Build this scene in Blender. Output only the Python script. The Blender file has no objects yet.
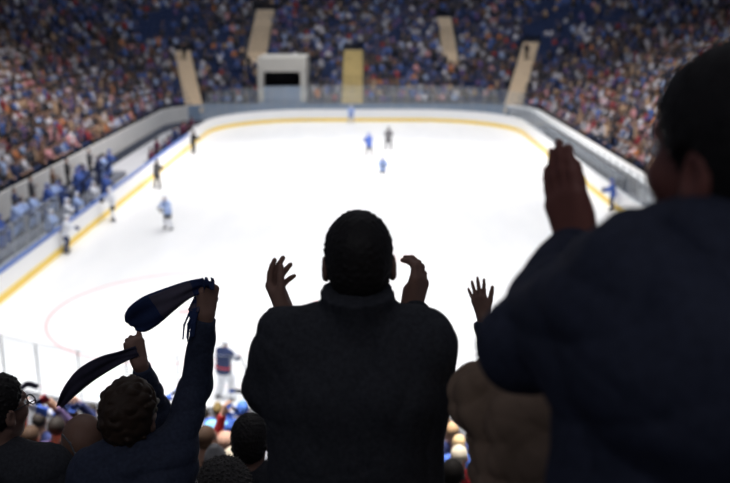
import bpy, bmesh, math, random
import numpy as np
import openvdb
from mathutils import Vector, Matrix

random.seed(7)
RNG = np.random.default_rng(7)
SC = bpy.context.scene
COL = SC.collection
PI = math.pi

# ------------------------------------------------------------------ camera, world, lights, exposure
F_PX, CX, CY = 870.0, 365.0, 241.5
TILT = math.radians(15.2)
CAM_H = 10.23
cam_data = bpy.data.cameras.new('camera')
cam_data.sensor_fit = 'HORIZONTAL'
cam_data.sensor_width = 36.0
cam_data.lens = F_PX / 730.0 * 36.0
cam_data.clip_start = 0.05
cam_data.clip_end = 400
cam_data.dof.use_dof = True
cam_data.dof.focus_distance = 2.85
cam_data.dof.aperture_fstop = 2.25
cam = bpy.data.objects.new('camera', cam_data)
COL.objects.link(cam)
cam.location = (0, 0, CAM_H)
cam.rotation_euler = (PI / 2 - TILT, 0, 0)
SC.camera = cam

SC.view_settings.view_transform = 'Standard'
SC.view_settings.look = 'None'
SC.view_settings.gamma = 1.0
SC.view_settings.use_curve_mapping = False
SC.view_settings.exposure = 0.0

world = bpy.data.worlds.new('arena_air')
SC.world = world
world.use_nodes = True
world.node_tree.nodes['Background'].inputs[0].default_value = (0.55, 0.6, 0.8, 1)
world.node_tree.nodes['Background'].inputs[1].default_value = 0.10


def area_light(name, loc, size_x, size_y, power, color, spread, aim=None):
    l = bpy.data.lights.new(name, 'AREA')
    l.shape = 'RECTANGLE'
    l.size, l.size_y = size_x, size_y
    l.energy = power
    l.color = color
    l.spread = math.radians(spread)
    o = bpy.data.objects.new(name, l)
    COL.objects.link(o)
    o.location = loc
    if aim is not None:
        d = Vector(aim) - Vector(loc)
        o.rotation_euler = d.to_track_quat('-Z', 'Y').to_euler()
    return o


area_light('rink_lights', (0, 51, 24), 30, 66, 11200, (1.0, 0.99, 0.985), 115)
area_light('near_end_lights', (0, 18.5, 21), 28, 6, 2300, (1.0, 0.98, 0.96), 95)
area_light('front_row_fill', (0, 10, 21), 16, 3, 1500, (1.0, 0.97, 0.93), 44, (0, 10.3, 2.5))  # added fill, brightens the near rows that the rink light leaves dark
area_light('left_stand_lights', (-15, 56, 21), 5, 60, 2500, (1.0, 0.93, 0.88), 100, (-22, 56, 4))
area_light('right_stand_lights', (13, 58, 21), 5, 60, 2500, (1.0, 0.94, 0.9), 100, (20, 58, 4))
area_light('far_stand_lights', (0, 88, 27), 62, 8, 1700, (0.86, 0.92, 1.0), 125, (0, 93, 8))
area_light('foreground_back_fill', (0, -7, 20), 20, 3, 42, (0.95, 0.95, 1.0), 70, (0, 2.5, 8))  # added dim fill behind the camera, lifts the backs of the foreground people

# ------------------------------------------------------------------ small helpers
FWD = np.array([0, math.cos(TILT), -math.sin(TILT)])
UPV = np.array([0, math.sin(TILT), math.cos(TILT)])
RGT = np.array([1.0, 0, 0])
CAMP = np.array([0, 0, CAM_H])


def P(px, py, zc):
    """A world point seen at a photo pixel at depth zc (metres in front of the lens)."""
    return CAMP + zc * ((px - CX) / F_PX * RGT - (py - CY) / F_PX * UPV + FWD)


def project(p):
    q = np.asarray(p, float) - CAMP
    z = q @ FWD
    return CX + F_PX * (q @ RGT) / z, CY - F_PX * (q @ UPV) / z, z


def V(*a):
    return np.array(a, float)


def nrm(v):
    v = np.asarray(v, float)
    return v / (np.linalg.norm(v) + 1e-12)


MATS = {}


def mat(name, color, rough=0.8, spec=0.3, var=0.15, scale=40.0, bump=0.0, metal=0.0, sheen=0.0):
    if name in MATS:
        return MATS[name]
    m = bpy.data.materials.new(name)
    m.use_nodes = True
    nt = m.node_tree
    b = nt.nodes['Principled BSDF']
    b.inputs['Roughness'].default_value = rough
    b.inputs['Specular IOR Level'].default_value = spec
    b.inputs['Metallic'].default_value = metal
    if sheen:
        b.inputs['Sheen Weight'].default_value = sheen
    tc = nt.nodes.new('ShaderNodeTexCoord')
    nz = nt.nodes.new('ShaderNodeTexNoise')
    nz.inputs['Scale'].default_value = scale
    nz.inputs['Detail'].default_value = 4
    nt.links.new(tc.outputs['Object'], nz.inputs['Vector'])
    mr = nt.nodes.new('ShaderNodeMapRange')
    mr.inputs[3].default_value = 1 - var
    mr.inputs[4].default_value = 1 + var
    nt.links.new(nz.outputs['Fac'], mr.inputs[0])
    mx = nt.nodes.new('ShaderNodeVectorMath')
    mx.operation = 'SCALE'
    mx.inputs[0].default_value = color[:3]
    nt.links.new(mr.outputs[0], mx.inputs['Scale'])
    nt.links.new(mx.outputs[0], b.inputs['Base Color'])
    if bump:
        bp = nt.nodes.new('ShaderNodeBump')
        bp.inputs['Strength'].default_value = bump
        bp.inputs['Distance'].default_value = 0.004
        nt.links.new(nz.outputs['Fac'], bp.inputs['Height'])
        nt.links.new(bp.outputs[0], b.inputs['Normal'])
    MATS[name] = m
    return m


def glass_mat(name, tint, veil, gloss):
    m = bpy.data.materials.new(name)
    m.use_nodes = True
    nt = m.node_tree
    nt.nodes.remove(nt.nodes['Principled BSDF'])
    out = nt.nodes['Material Output']
    tr = nt.nodes.new('ShaderNodeBsdfTransparent')
    tr.inputs[0].default_value = (*tint, 1)
    df = nt.nodes.new('ShaderNodeBsdfDiffuse')
    df.inputs[0].default_value = (0.75, 0.82, 0.9, 1)
    gl = nt.nodes.new('ShaderNodeBsdfGlossy')
    gl.inputs['Roughness'].default_value = 0.06
    m1 = nt.nodes.new('ShaderNodeMixShader')
    m1.inputs[0].default_value = veil
    m2 = nt.nodes.new('ShaderNodeMixShader')
    m2.inputs[0].default_value = gloss
    nt.links.new(tr.outputs[0], m1.inputs[1])
    nt.links.new(df.outputs[0], m1.inputs[2])
    nt.links.new(m1.outputs[0], m2.inputs[1])
    nt.links.new(gl.outputs[0], m2.inputs[2])
    nt.links.new(m2.outputs[0], out.inputs[0])
    MATS[name] = m
    return m


def empty(name, loc, label=None, cat=None, group=None):
    o = bpy.data.objects.new(name, None)
    COL.objects.link(o)
    o.location = loc
    o.empty_display_size = 0.2
    tag(o, label, cat, group)
    return o


def tag(o, label=None, cat=None, group=None, kind=None):
    if label:
        o['label'] = label
    if cat:
        o['category'] = cat
    if group:
        o['group'] = group
    if kind:
        o['kind'] = kind
    return o


def mesh_obj(name, verts, faces, mats, parent=None, fmat=None, smooth=True, origin=None):
    """Vertices come in world coordinates; the object's origin is moved to its parent's (or to the one given)."""
    verts = np.asarray(verts, np.float64)
    if parent is not None:
        base = np.array(parent.matrix_world.translation if parent.parent is None else parent['_o']) if False else ORIG.get(parent.name, np.zeros(3))
    elif origin is not None:
        base = np.asarray(origin, float)
    else:
        base = np.zeros(3)
    me = bpy.data.meshes.new(name)
    v = verts - base
    if isinstance(faces, np.ndarray):
        n, k = faces.shape
        me.vertices.add(len(v))
        me.vertices.foreach_set('co', v.astype(np.float32).ravel())
        me.loops.add(n * k)
        me.loops.foreach_set('vertex_index', faces.astype(np.int32).ravel())
        me.polygons.add(n)
        me.polygons.foreach_set('loop_start', np.arange(0, n * k, k, dtype=np.int32))
        me.polygons.foreach_set('loop_total', np.full(n, k, dtype=np.int32))
        me.update(calc_edges=True)
    else:
        me.from_pydata([tuple(x) for x in v], [], [tuple(f) for f in faces])
    for m in (mats if isinstance(mats, (list, tuple)) else [mats]):
        me.materials.append(m)
    if fmat is not None:
        me.polygons.foreach_set('material_index', np.asarray(fmat, np.int32))
    if smooth:
        me.polygons.foreach_set('use_smooth', np.ones(len(me.polygons), bool))
    me.validate()
    o = bpy.data.objects.new(name, me)
    COL.objects.link(o)
    if parent is not None:
        o.parent = parent
        ORIG[o.name] = base
    else:
        o.location = base
        ORIG[o.name] = base
    return o


ORIG = {}


class MB:
    """Collects boxes and prisms into one mesh."""

    def __init__(self):
        self.v, self.f, self.m = [], [], []

    def box(self, c, s, rot=None, mi=0):
        n = len(self.v)
        R = np.eye(3) if rot is None else rot
        for dx in (-1, 1):
            for dy in (-1, 1):
                for dz in (-1, 1):
                    self.v.append(np.asarray(c, float) + R @ (np.array([dx, dy, dz]) * np.asarray(s) / 2))
        for q in ((0, 1, 3, 2), (4, 6, 7, 5), (0, 4, 5, 1), (2, 3, 7, 6), (0, 2, 6, 4), (1, 5, 7, 3)):
            self.f.append([n + i for i in q])
            self.m.append(mi)
        return self

    def sweep(self, path, prof, closed=False, mi=0):
        """path: list of (point, outward normal xy); prof: closed loop of (out, up) offsets."""
        n0 = len(self.v)
        K = len(prof)
        for (p, nv) in path:
            for (a, b) in prof:
                self.v.append(np.array([p[0] + nv[0] * a, p[1] + nv[1] * a, b]))
        n = len(path)
        for i in range(n if closed else n - 1):
            j = (i + 1) % n
            for k in range(K):
                l = (k + 1) % K
                self.f.append([n0 + i * K + k, n0 + i * K + l, n0 + j * K + l, n0 + j * K + k])
                self.m.append(mi)
        if not closed:
            self.f.append([n0 + k for k in range(K)][::-1])
            self.f.append([n0 + (n - 1) * K + k for k in range(K)])
            self.m += [mi, mi]
        return self

    def build(self, name, mats, parent=None, smooth=False, origin=None):
        o = mesh_obj(name, np.array(self.v), self.f, mats, parent, self.m, smooth, origin)
        bm = bmesh.new()
        bm.from_mesh(o.data)
        bmesh.ops.recalc_face_normals(bm, faces=bm.faces)
        bm.to_mesh(o.data)
        bm.free()
        return o


def rotz(a):
    c, s = math.cos(a), math.sin(a)
    return np.array([[c, -s, 0], [s, c, 0], [0, 0, 1.0]])


# ------------------------------------------------------------------ distance-field modelling (bodies, clothes, hair)
def cap(a, b, ra, rb=None, mat=0, k=None, op='add', flat=False, flata=False):
    return dict(t='cap', a=np.asarray(a, float), b=np.asarray(b, float), ra=ra, rb=ra if rb is None else rb, mat=mat, k=k, op=op, flat=flat, flata=flata)


def ell(c, r, R=None, mat=0, k=None, op='add'):
    return dict(t='ell', c=np.asarray(c, float), r=np.asarray(r, float), R=np.eye(3) if R is None else R, mat=mat, k=k, op=op)


def half(c, n, mat=0, k=None):
    """cuts away everything on the n side of the plane through c"""
    return dict(t='half', c=np.asarray(c, float), n=nrm(n), mat=mat, k=k, op='cut')


def prim_d(q, X, Y, Z):
    if q['t'] == 'cap':
        a, b = q['a'], q['b']
        ba = b - a
        L2 = float(ba @ ba) + 1e-12
        px, py, pz = X - a[0], Y - a[1], Z - a[2]
        h = (px * ba[0] + py * ba[1] + pz * ba[2]) / L2
        hc = np.clip(h, 0, 1)
        d = np.sqrt((px - ba[0] * hc) ** 2 + (py - ba[1] * hc) ** 2 + (pz - ba[2] * hc) ** 2) - (q['ra'] + (q['rb'] - q['ra']) * hc)
        L = math.sqrt(L2)
        if q['flat']:
            d = np.maximum(d, (h - 1) * L)
        if q['flata']:
            d = np.maximum(d, -h * L)
        return d
    if q['t'] == 'ell':
        c, r, R = q['c'], q['r'], q['R']
        px, py, pz = X - c[0], Y - c[1], Z - c[2]
        lx = R[0, 0] * px + R[1, 0] * py + R[2, 0] * pz
        ly = R[0, 1] * px + R[1, 1] * py + R[2, 1] * pz
        lz = R[0, 2] * px + R[1, 2] * py + R[2, 2] * pz
        k0 = np.sqrt((lx / r[0]) ** 2 + (ly / r[1]) ** 2 + (lz / r[2]) ** 2)
        k1 = np.sqrt((lx / r[0] ** 2) ** 2 + (ly / r[1] ** 2) ** 2 + (lz / r[2] ** 2) ** 2) + 1e-9
        return k0 * (k0 - 1.0) / k1
    n, c = q['n'], q['c']
    return (X - c[0]) * n[0] + (Y - c[1]) * n[1] + (Z - c[2]) * n[2]


def prim_box(q):
    if q['t'] == 'cap':
        r = max(q['ra'], q['rb'])
        return np.minimum(q['a'], q['b']) - r, np.maximum(q['a'], q['b']) + r
    if q['t'] == 'ell':
        e = np.sqrt(((q['R'] * q['r'][None, :]) ** 2).sum(1))
        return q['c'] - e, q['c'] + e
    return None


def sdf_mesh(prims, vox, k=0.03, noise=None):
    bx = [prim_box(q) for q in prims if q['op'] == 'add']
    lo = np.min([b[0] for b in bx], 0) - 4 * vox - k * 0.5
    hi = np.max([b[1] for b in bx], 0) + 4 * vox + k * 0.5
    n = np.ceil((hi - lo) / vox).astype(int) + 1
    A = np.full(n, 1.0, np.float32)
    ax = [(lo[i] + vox * np.arange(n[i])).astype(np.float32) for i in range(3)]
    for q in prims:
        kk = k if q['k'] is None else q['k']
        if q['t'] == 'half':
            sl = (slice(None),) * 3
        else:
            b = prim_box(q)
            mg = kk + 4 * vox
            i0 = np.clip(np.floor((b[0] - mg - lo) / vox).astype(int), 0, n)
            i1 = np.clip(np.ceil((b[1] + mg - lo) / vox).astype(int) + 1, 0, n)
            sl = tuple(slice(i0[i], i1[i]) for i in range(3))
        X = ax[0][sl[0]][:, None, None]
        Y = ax[1][sl[1]][None, :, None]
        Z = ax[2][sl[2]][None, None, :]
        d = prim_d(q, X, Y, Z)
        S = A[sl]
        if q['op'] == 'add':
            if kk > 0:
                h = np.maximum(kk - np.abs(S - d), 0) / kk
                A[sl] = np.minimum(S, d) - h * h * kk * 0.25
            else:
                A[sl] = np.minimum(S, d)
        else:
            dd = d if q['op'] == 'cut' else -d
            if kk > 0:
                h = np.maximum(kk - np.abs(S - dd), 0) / kk
                A[sl] = np.maximum(S, dd) + h * h * kk * 0.25
            else:
                A[sl] = np.maximum(S, dd)
    if noise is not None:
        idx = np.nonzero(np.abs(A) < 6 * vox + 0.03)
        A[idx] += noise(ax[0][idx[0]], ax[1][idx[1]], ax[2][idx[2]]).astype(np.float32)
    band = 3.0 * vox
    A = np.clip(A, -band, band)
    g = openvdb.FloatGrid(band)
    g.copyFromArray(np.ascontiguousarray(A))
    pts, quads = g.convertToQuads(0.0)
    pts = np.asarray(pts, np.float64) * vox + lo
    quads = np.asarray(quads)[:, ::-1].astype(np.int64)
    return pts, quads


def face_mats(pts, quads, prims):
    C = pts[quads].mean(1)
    best = np.full(len(C), 1e9)
    m = np.zeros(len(C), int)
    for q in prims:
        if q['op'] != 'add':
            continue
        d = prim_d(q, C[:, 0], C[:, 1], C[:, 2])
        w = d < best
        best[w] = d[w]
        m[w] = q['mat']
    return m


def wrinkles(amp, seed, freq=26.0):
    r = np.random.default_rng(seed)
    ks = r.normal(size=(8, 3))
    ks = ks / np.linalg.norm(ks, axis=1)[:, None] * freq * r.uniform(0.4, 1.7, (8, 1))
    ph = r.uniform(0, 6.28, 8)

    def f(x, y, z):
        w = 1.1 * np.sin(7 * x + 5 * z + ph[0]) + 1.1 * np.sin(6 * y - 7 * z + ph[1]) + .7 * np.sin(15 * z + 9 * x + ph[2])
        s = 0
        for i in range(8):
            c = np.sin(ks[i, 0] * x + ks[i, 1] * y + ks[i, 2] * z + ph[i] + 1.6 * w)
            s = s + (1.0 - 2.0 * np.sqrt(np.abs(c) + .02)) * (.5 + .5 * np.sin(3.1 * x * (i + 1) + 4.3 * z + ph[i])) / (1 + i * .25)
        return amp * (s + 1.15)
    return f


def tufts(amp, seed, freq=420.0):
    r = np.random.default_rng(seed)
    ks = r.normal(size=(8, 3))
    ks = ks / np.linalg.norm(ks, axis=1)[:, None] * freq * r.uniform(0.4, 1.3, (8, 1))
    ph = r.uniform(0, 6.28, 8)

    def f(x, y, z):
        s = 0
        for i in range(8):
            s = s + np.sin(ks[i, 0] * x + ks[i, 1] * y + ks[i, 2] * z + ph[i])
        return amp * np.abs(s) / 2.6 * -1.0 + amp * 0.4
    return f


# ------------------------------------------------------------------ human anatomy
def frame(yaw, pitch=0.0, roll=0.0):
    """columns: right, forward, up.  yaw>0 turns to the left of +Y, pitch>0 looks down."""
    R = rotz(yaw)
    c, s = math.cos(-pitch), math.sin(-pitch)
    Rx = np.array([[1, 0, 0], [0, c, -s], [0, s, c]])
    c, s = math.cos(roll), math.sin(roll)
    Ry = np.array([[c, 0, s], [0, 1, 0], [-s, 0, c]])
    return R @ Rx @ Ry


def head_prims(o, R, s=1.0, skin=0, eye=1, lip=2):
    def T(x, y, z):
        return o + R @ (np.array([x, y, z]) * s)

    def e(c, r, mat=skin, k=0.025, op='add'):
        return ell(T(*c), np.array(r) * s, R, mat, k * s, op)

    def c_(a, b, ra, rb, mat=skin, k=0.015):
        return cap(T(*a), T(*b), ra * s, rb * s, mat, k * s)
    L = [e((0, -.012, .032), (.074, .096, .084)),
         e((0, .03, -.035), (.06, .066, .078)),
         e((0, .058, -.096), (.026, .024, .02), k=.04),
         c_((-.042, -.005, -.07), (0, .05, -.098), .022, .02, k=.03),
         c_((.042, -.005, -.07), (0, .05, -.098), .022, .02, k=.03),
         c_((-.034, .078, .027), (.034, .078, .027), .012, .012, k=.02),
         e((-.042, .058, -.025), (.024, .026, .022)),
         e((.042, .058, -.025), (.024, .026, .022)),
         e((-.031, .098, .006), (.015, .014, .010), op='sub', k=.012),
         e((.031, .098, .006), (.015, .014, .010), op='sub', k=.012),
         e((-.031, .079, .006), (.0125, .0125, .0115), eye, k=.002),
         e((.031, .079, .006), (.0125, .0125, .0115), eye, k=.002),
         c_((0, .092, .012), (0, .113, -.026), .007, .011),
         e((-.011, .1, -.03), (.009, .011, .008), k=.008),
         e((.011, .1, -.03), (.009, .011, .008), k=.008),
         c_((-.02, .087, -.058), (.02, .087, -.058), .007, .007, lip, .008),
         c_((-.018, .086, -.068), (.018, .086, -.068), .0075, .0075, lip, .008)]
    for sx in (-1, 1):
        L += [e((sx * .081, -.012, -.014), (.0105, .020, .032), k=.006),
              e((sx * .08, -.004, -.036), (.009, .010, .012), k=.008),
              e((sx * .088, -.008, -.010), (.006, .010, .016), op='sub', k=.005)]
    return L


def hair_prims(o, R, s=1.0, thick=.008, low=-.045, front=.07, sideburn=True):
    def T(x, y, z):
        return o + R @ (np.array([x, y, z]) * s)
    t = thick
    L = [ell(T(0, -.014, .034), np.array((.074 + t, .097 + t, .084 + t)) * s, R, 0, .02),
         ell(T(0, -.035, -.02), np.array((.066 + t * .7, .07 + t, .07)) * s, R, 0, .03)]
    L.append(half(T(0, front, .07), R @ np.array([0, 1.0, -.75]), k=.012))
    L.append(half(T(0, 0, low), R @ np.array([0, .25, -1.0]), k=.012))
    # free the ears
    for sx in (-1, 1):
        L.append(ell(T(sx * .085, .004, -.02), np.array((.02, .026, .036)) * s, R, 0, .01, 'sub'))
    return L


def hand_prims(wrist, along, palm_n, side, s=1.0, curl=(.25, .25, .3, .35), spread=.10, thumb=(.7, .5), mat=0, thumb_curl=.3, bend=None):
    """side=+1 when the thumb lies on +x where x = along x dorsal; palm_n points out of the palm."""
    y = nrm(along)
    pn = np.asarray(palm_n, float)
    pn = nrm(pn - y * (pn @ y))
    d = -pn
    x = np.cross(y, d) * side      # towards the thumb
    L = []
    xs = (.026, .009, -.009, -.025)
    ln = (.072, .08, .074, .058)
    rr = (.0088, .009, .0086, .0078)
    W = lambda a, b, c: wrist + s * (x * a + y * b + d * c)
    for i in range(4):
        base = W(xs[i], .085 - (.004 if i in (0, 2) else (.012 if i == 3 else 0)), .003)
        L.append(cap(W(xs[i] * .55, .0, 0), base, .0145 * s, .0125 * s, mat, .014 * s))
        ang = (1.5 - i) * spread
        dirv = nrm(y * math.cos(ang) + x * math.sin(ang))
        p = base
        a = 0.0
        cc = curl[i] if isinstance(curl[i], (tuple, list)) else (curl[i], curl[i] * 1.3, curl[i] * .8)
        for j, fr in enumerate((.45, .3, .25)):
            a += cc[j]
            v = nrm(dirv * math.cos(a) + pn * math.sin(a))
            q = p + v * ln[i] * fr * s
            L.append(cap(p, q, rr[i] * (1.06 - .1 * j) * s, rr[i] * (1 - .1 * j) * s, mat, .004 * s))
            p = q
    L.append(cap(W(.012, .02, -.006), W(.02, .05, -.010), .017 * s, .014 * s, mat, .012 * s))
    L.append(cap(W(-.016, .02, -.005), W(-.02, .06, -.006), .014 * s, .011 * s, mat, .012 * s))
    out, fwd = thumb
    t0 = W(.018, .022, -.006)
    v = nrm(x * math.sin(out) + y * math.cos(out) + pn * fwd)
    t1 = t0 + v * .045 * s
    v2 = nrm(v + (y * .5 + pn * thumb_curl - x * thumb_curl) * .6)
    t2 = t1 + v2 * .033 * s
    v3 = nrm(v2 + (pn * thumb_curl - x * thumb_curl) * .5)
    t3 = t2 + v3 * .025 * s
    L += [cap(t0, t1, .0145 * s, .0115 * s, mat, .012 * s), cap(t1, t2, .0108 * s, .0098 * s, mat, .004 * s), cap(t2, t3, .0098 * s, .0082 * s, mat, .004 * s)]
    return L


def ik(S, W, l1, l2, pole):
    S, W = np.asarray(S, float), np.asarray(W, float)
    d = W - S
    D = np.linalg.norm(d)
    u = d / (D + 1e-9)
    if D > .995 * (l1 + l2):
        W = S + u * .995 * (l1 + l2)
        D = .995 * (l1 + l2)
    a = (l1 * l1 - l2 * l2 + D * D) / (2 * D + 1e-9)
    h = math.sqrt(max(l1 * l1 - a * a, 0))
    pp = np.asarray(pole, float)
    pp = nrm(pp - u * (pp @ u))
    return S + u * a + pp * h, W


def skeleton(head, floor, yaw=0.0, s=1.0, lean=0.0, seated=False):
    """A standing (or seated) skeleton under a given head point; floor is the height of the feet."""
    R = rotz(yaw)
    J = {'R': R, 's': s, 'head': np.asarray(head, float), 'floor': floor}
    f = R @ V(0, 1, 0)
    J['neck'] = head + V(0, 0, -.17 * s) - f * (.02 + lean * .1) * s
    ch = J['neck'] + V(0, 0, -.05 * s)
    J['shL'] = ch + R @ V(-.175, 0, -.015) * s
    J['shR'] = ch + R @ V(.175, 0, -.015) * s
    J['chest'] = J['neck'] + V(0, 0, -.2 * s) - f * lean * .1
    top = J['neck'][2]
    if seated:
        J['pelvis'] = V(J['neck'][0], J['neck'][1], top - .52 * s) - f * .05
    else:
        pz = floor + (top - floor) * .62
        J['pelvis'] = V(J['neck'][0], J['neck'][1], pz) - f * lean * .25
    for sd, k in ((-1, 'L'), (1, 'R')):
        hip = J['pelvis'] + R @ V(sd * .09, 0, -.04) * s
        J['hip' + k] = hip
        if seated:
            kn = hip + f * .40 * s + R @ V(sd * .04, 0, .02)
            an = V(kn[0], kn[1], max(floor + .08, hip[2] - .42 * s)) - f * .02
        else:
            an = V(hip[0], hip[1], floor + .085) + R @ V(sd * .04, -.02, 0)
            kn = (hip + an) / 2 + f * .03
        J['kn' + k], J['an' + k] = kn, an
    return J


def arm(J, side, wrist=None, pole=None, elbow=None):
    s = J['s']
    S = J['sh' + side]
    sg = -1 if side == 'L' else 1
    if wrist is None:
        wrist = S + J['R'] @ V(sg * .07, .08, -.5) * s
    if elbow is None:
        if pole is None:
            pole = J['R'] @ V(sg * .8, -.3, -.5)
        elbow, wrist = ik(S, wrist, .28 * s, .255 * s, pole)
    J['el' + side], J['wr' + side] = np.asarray(elbow, float), np.asarray(wrist, float)


def torso_prims(J, g=0.0, mat=0, k=.07, hem=None, wide=1.0):
    s, R = J['s'], J['R']
    r = R @ V(1, 0, 0) * s * wide
    f = R @ V(0, 1, 0) * s
    mid = (J['chest'] + J['pelvis']) / 2
    L = [cap(J['shL'] * .85 + J['neck'] * .15 + V(0, 0, -.02), J['shR'] * .85 + J['neck'] * .15 + V(0, 0, -.02), .062 * s + g, None, mat, k),
         cap(J['chest'] - r * .085, J['chest'] + r * .085, .105 * s + g, None, mat, k),
         cap(mid - r * .065, mid + r * .065, .1 * s + g, None, mat, k),
         cap(J['pelvis'] - r * .075, J['pelvis'] + r * .075, .105 * s + g, None, mat, k)]
    for q in 'LR':
        L.append(cap(J['neck'] + V(0, 0, .01), J['sh' + q] + V(0, 0, .01), .042 * s + g * .7, .048 * s + g * .7, mat, k * .8))
    return L


def body_prims(J, mat=0):
    s = J['s']
    L = torso_prims(J, 0.0, mat)
    hb = J['head'] + J.get('HR', J['R']) @ V(0, -.03, -.04) * s
    L.append(cap(hb, J['neck'] + V(0, 0, -.03), .05 * s, .058 * s, mat, .03))
    for q in 'LR':
        L += [cap(J['sh' + q], J['el' + q], .047 * s, .037 * s, mat, .03),
              cap(J['el' + q], J['wr' + q], .038 * s, .026 * s, mat, .02),
              cap(J['hip' + q], J['kn' + q], .078 * s, .052 * s, mat, .04),
              cap(J['kn' + q], J['an' + q], .054 * s, .037 * s, mat, .03),
              cap(J['an' + q] + V(0, 0, -.04), J['an' + q] + J['R'] @ V(0, .15, -.05) * s, .036 * s, .03 * s, mat, .03)]
    return L


def fist(J, side, along, palm_n, thumb=(.9, .6), curl=(1.15, 1.15, 1.2, 1.25), **kw):
    sg = -1 if side == 'L' else 1
    return hand_prims(J['wr' + side], along, palm_n, sg, J['s'], curl, kw.pop('spread', .03), thumb, thumb_curl=kw.pop('thumb_curl', 1.0), **kw)


SKIN = mat('skin', (.30, .17, .125), .55, .35, .1, 60)
SKIN_RED = mat('ruddy_skin', (.27, .10, .075), .5, .4, .12, 60)
SKIN_DARK = mat('tan_skin', (.27, .15, .105), .55, .35, .1, 60)
EYE = mat('eye', (.5, .48, .46), .2, .5, .02)
LIP = mat('lip', (.38, .16, .14), .5, .3, .05)
HAIR_BLACK = mat('black_hair', (.018, .015, .014), .6, .3, .3, 200)
HAIR_BROWN = mat('brown_hair', (.045, .026, .016), .6, .3, .3, 200)
HAIR_GREY = mat('grey_hair', (.12, .11, .10), .7, .3, .3, 200)
BLACK_CLOTH = mat('black_jacket_cloth', (.044, .046, .054), .8, .25, .55, 90, .4)
NAVY_CLOTH = mat('navy_jacket_cloth', (.036, .045, .078), .75, .25, .55, 90, .4)
BLUE_BLACK = mat('blue_black_jacket_cloth', (.042, .048, .078), .75, .25, .55, 90, .4)
TAUPE = mat('taupe_coat_cloth', (.30, .205, .14), .85, .2, .45, 14, .5)
DENIM = mat('dark_denim', (.02, .025, .04), .85, .2, .3, 60)
SHOE = mat('shoe_leather', (.02, .018, .016), .5, .4, .2, 60)
PIPING = mat('reflective_piping', (.14, .14, .145), .4, .5, .1)
METAL_DARK = mat('dark_metal', (.03, .03, .035), .35, .5, .1)


def person(J, label, hands, jacket_mat, headR, hair=None, skin=SKIN, vox=.005, jg=.022, sleeve=(.066, .056, .045), collar=None,
           seed=1, wr_amp=.004, hem=True, jacket_extra=(), group=None, head_scale=None, wide=1.0, trouser=DENIM, hair_tuft=.004, hair_mat=HAIR_BLACK, hair_freq=420.0):
    J['HR'] = headR
    s = J['s']
    foot = V((J['anL'][0] + J['anR'][0]) / 2, (J['anL'][1] + J['anR'][1]) / 2, J['floor'])
    root = empty('person', foot, label, 'person', group)
    ORIG[root.name] = foot
    hs = head_scale or s
    bp = body_prims(J) + head_prims(J['head'], headR, hs) + hands
    pts, q = sdf_mesh(bp, vox, .025)
    body = mesh_obj('body', pts, q, [skin, EYE, LIP], root, face_mats(pts, q, bp))
    # jacket
    sl = [x * s for x in sleeve]
    jp = torso_prims(J, jg, 0, .07, wide=wide)
    hemc = (J['hipL'] + J['hipR']) / 2 + V(0, 0, -.06)
    r = J['R'] @ V(1, 0, 0) * s * wide
    if hem:
        jp.append(cap(hemc - r * .085, hemc + r * .085, .115 * s + jg, None, 0, .06))
    for k in 'LR':
        w = J['wr' + k]
        d = nrm(w - J['el' + k])
        jp += [cap(J['sh' + k], J['el' + k], sl[0], sl[1], 0, .05), cap(J['el' + k], w - d * .015, sl[1], sl[2], 0, .02, flat=True)]
    if collar:
        c0 = J['neck'] + V(0, 0, -.04)
        up = nrm(headR @ V(0, -.15, 1))
        jp.append(cap(c0, c0 + up * collar[0], collar[1], collar[2], 0, .02, flat=True))
    jp += list(jacket_extra)
    jp.append(half(hemc + V(0, 0, -.10 * s), V(0, 0, -1), k=.01))
    pts, q = sdf_mesh(jp, vox * 1.1, .03, wrinkles(wr_amp, seed))
    mesh_obj('jacket', pts, q, [jacket_mat], root)
    # trousers and shoes
    tp = [cap(J['pelvis'] - r * .075, J['pelvis'] + r * .075, .115 * s, None, 0, .05)]
    sp = []
    for k in 'LR':
        tp += [cap(J['hip' + k], J['kn' + k], .09 * s, .066 * s, 0, .05), cap(J['kn' + k], J['an' + k] + V(0, 0, -.01), .066 * s, .056 * s, 0, .03, flat=True)]
        sp += [cap(J['an' + k] + V(0, 0, -.035), J['an' + k] + J['R'] @ V(0, .17, -.04) * s, .047 * s, .04 * s, 0, .03)]
    sp.append(half(V(0, 0, J['floor'] + .002), V(0, 0, -1), k=.004))
    pts, q = sdf_mesh(tp, .012, .03, wrinkles(.003, seed + 5))
    mesh_obj('trousers', pts, q, [trouser], root)
    pts, q = sdf_mesh(sp, .008, .02)
    mesh_obj('shoes', pts, q, [SHOE], root)
    if hair is not None:
        pts, q = sdf_mesh(hair, min(vox, .004), .02, tufts(hair_tuft, seed + 9, hair_freq))
        mesh_obj('hair', pts, q, [hair_mat], root)
    return root


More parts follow.
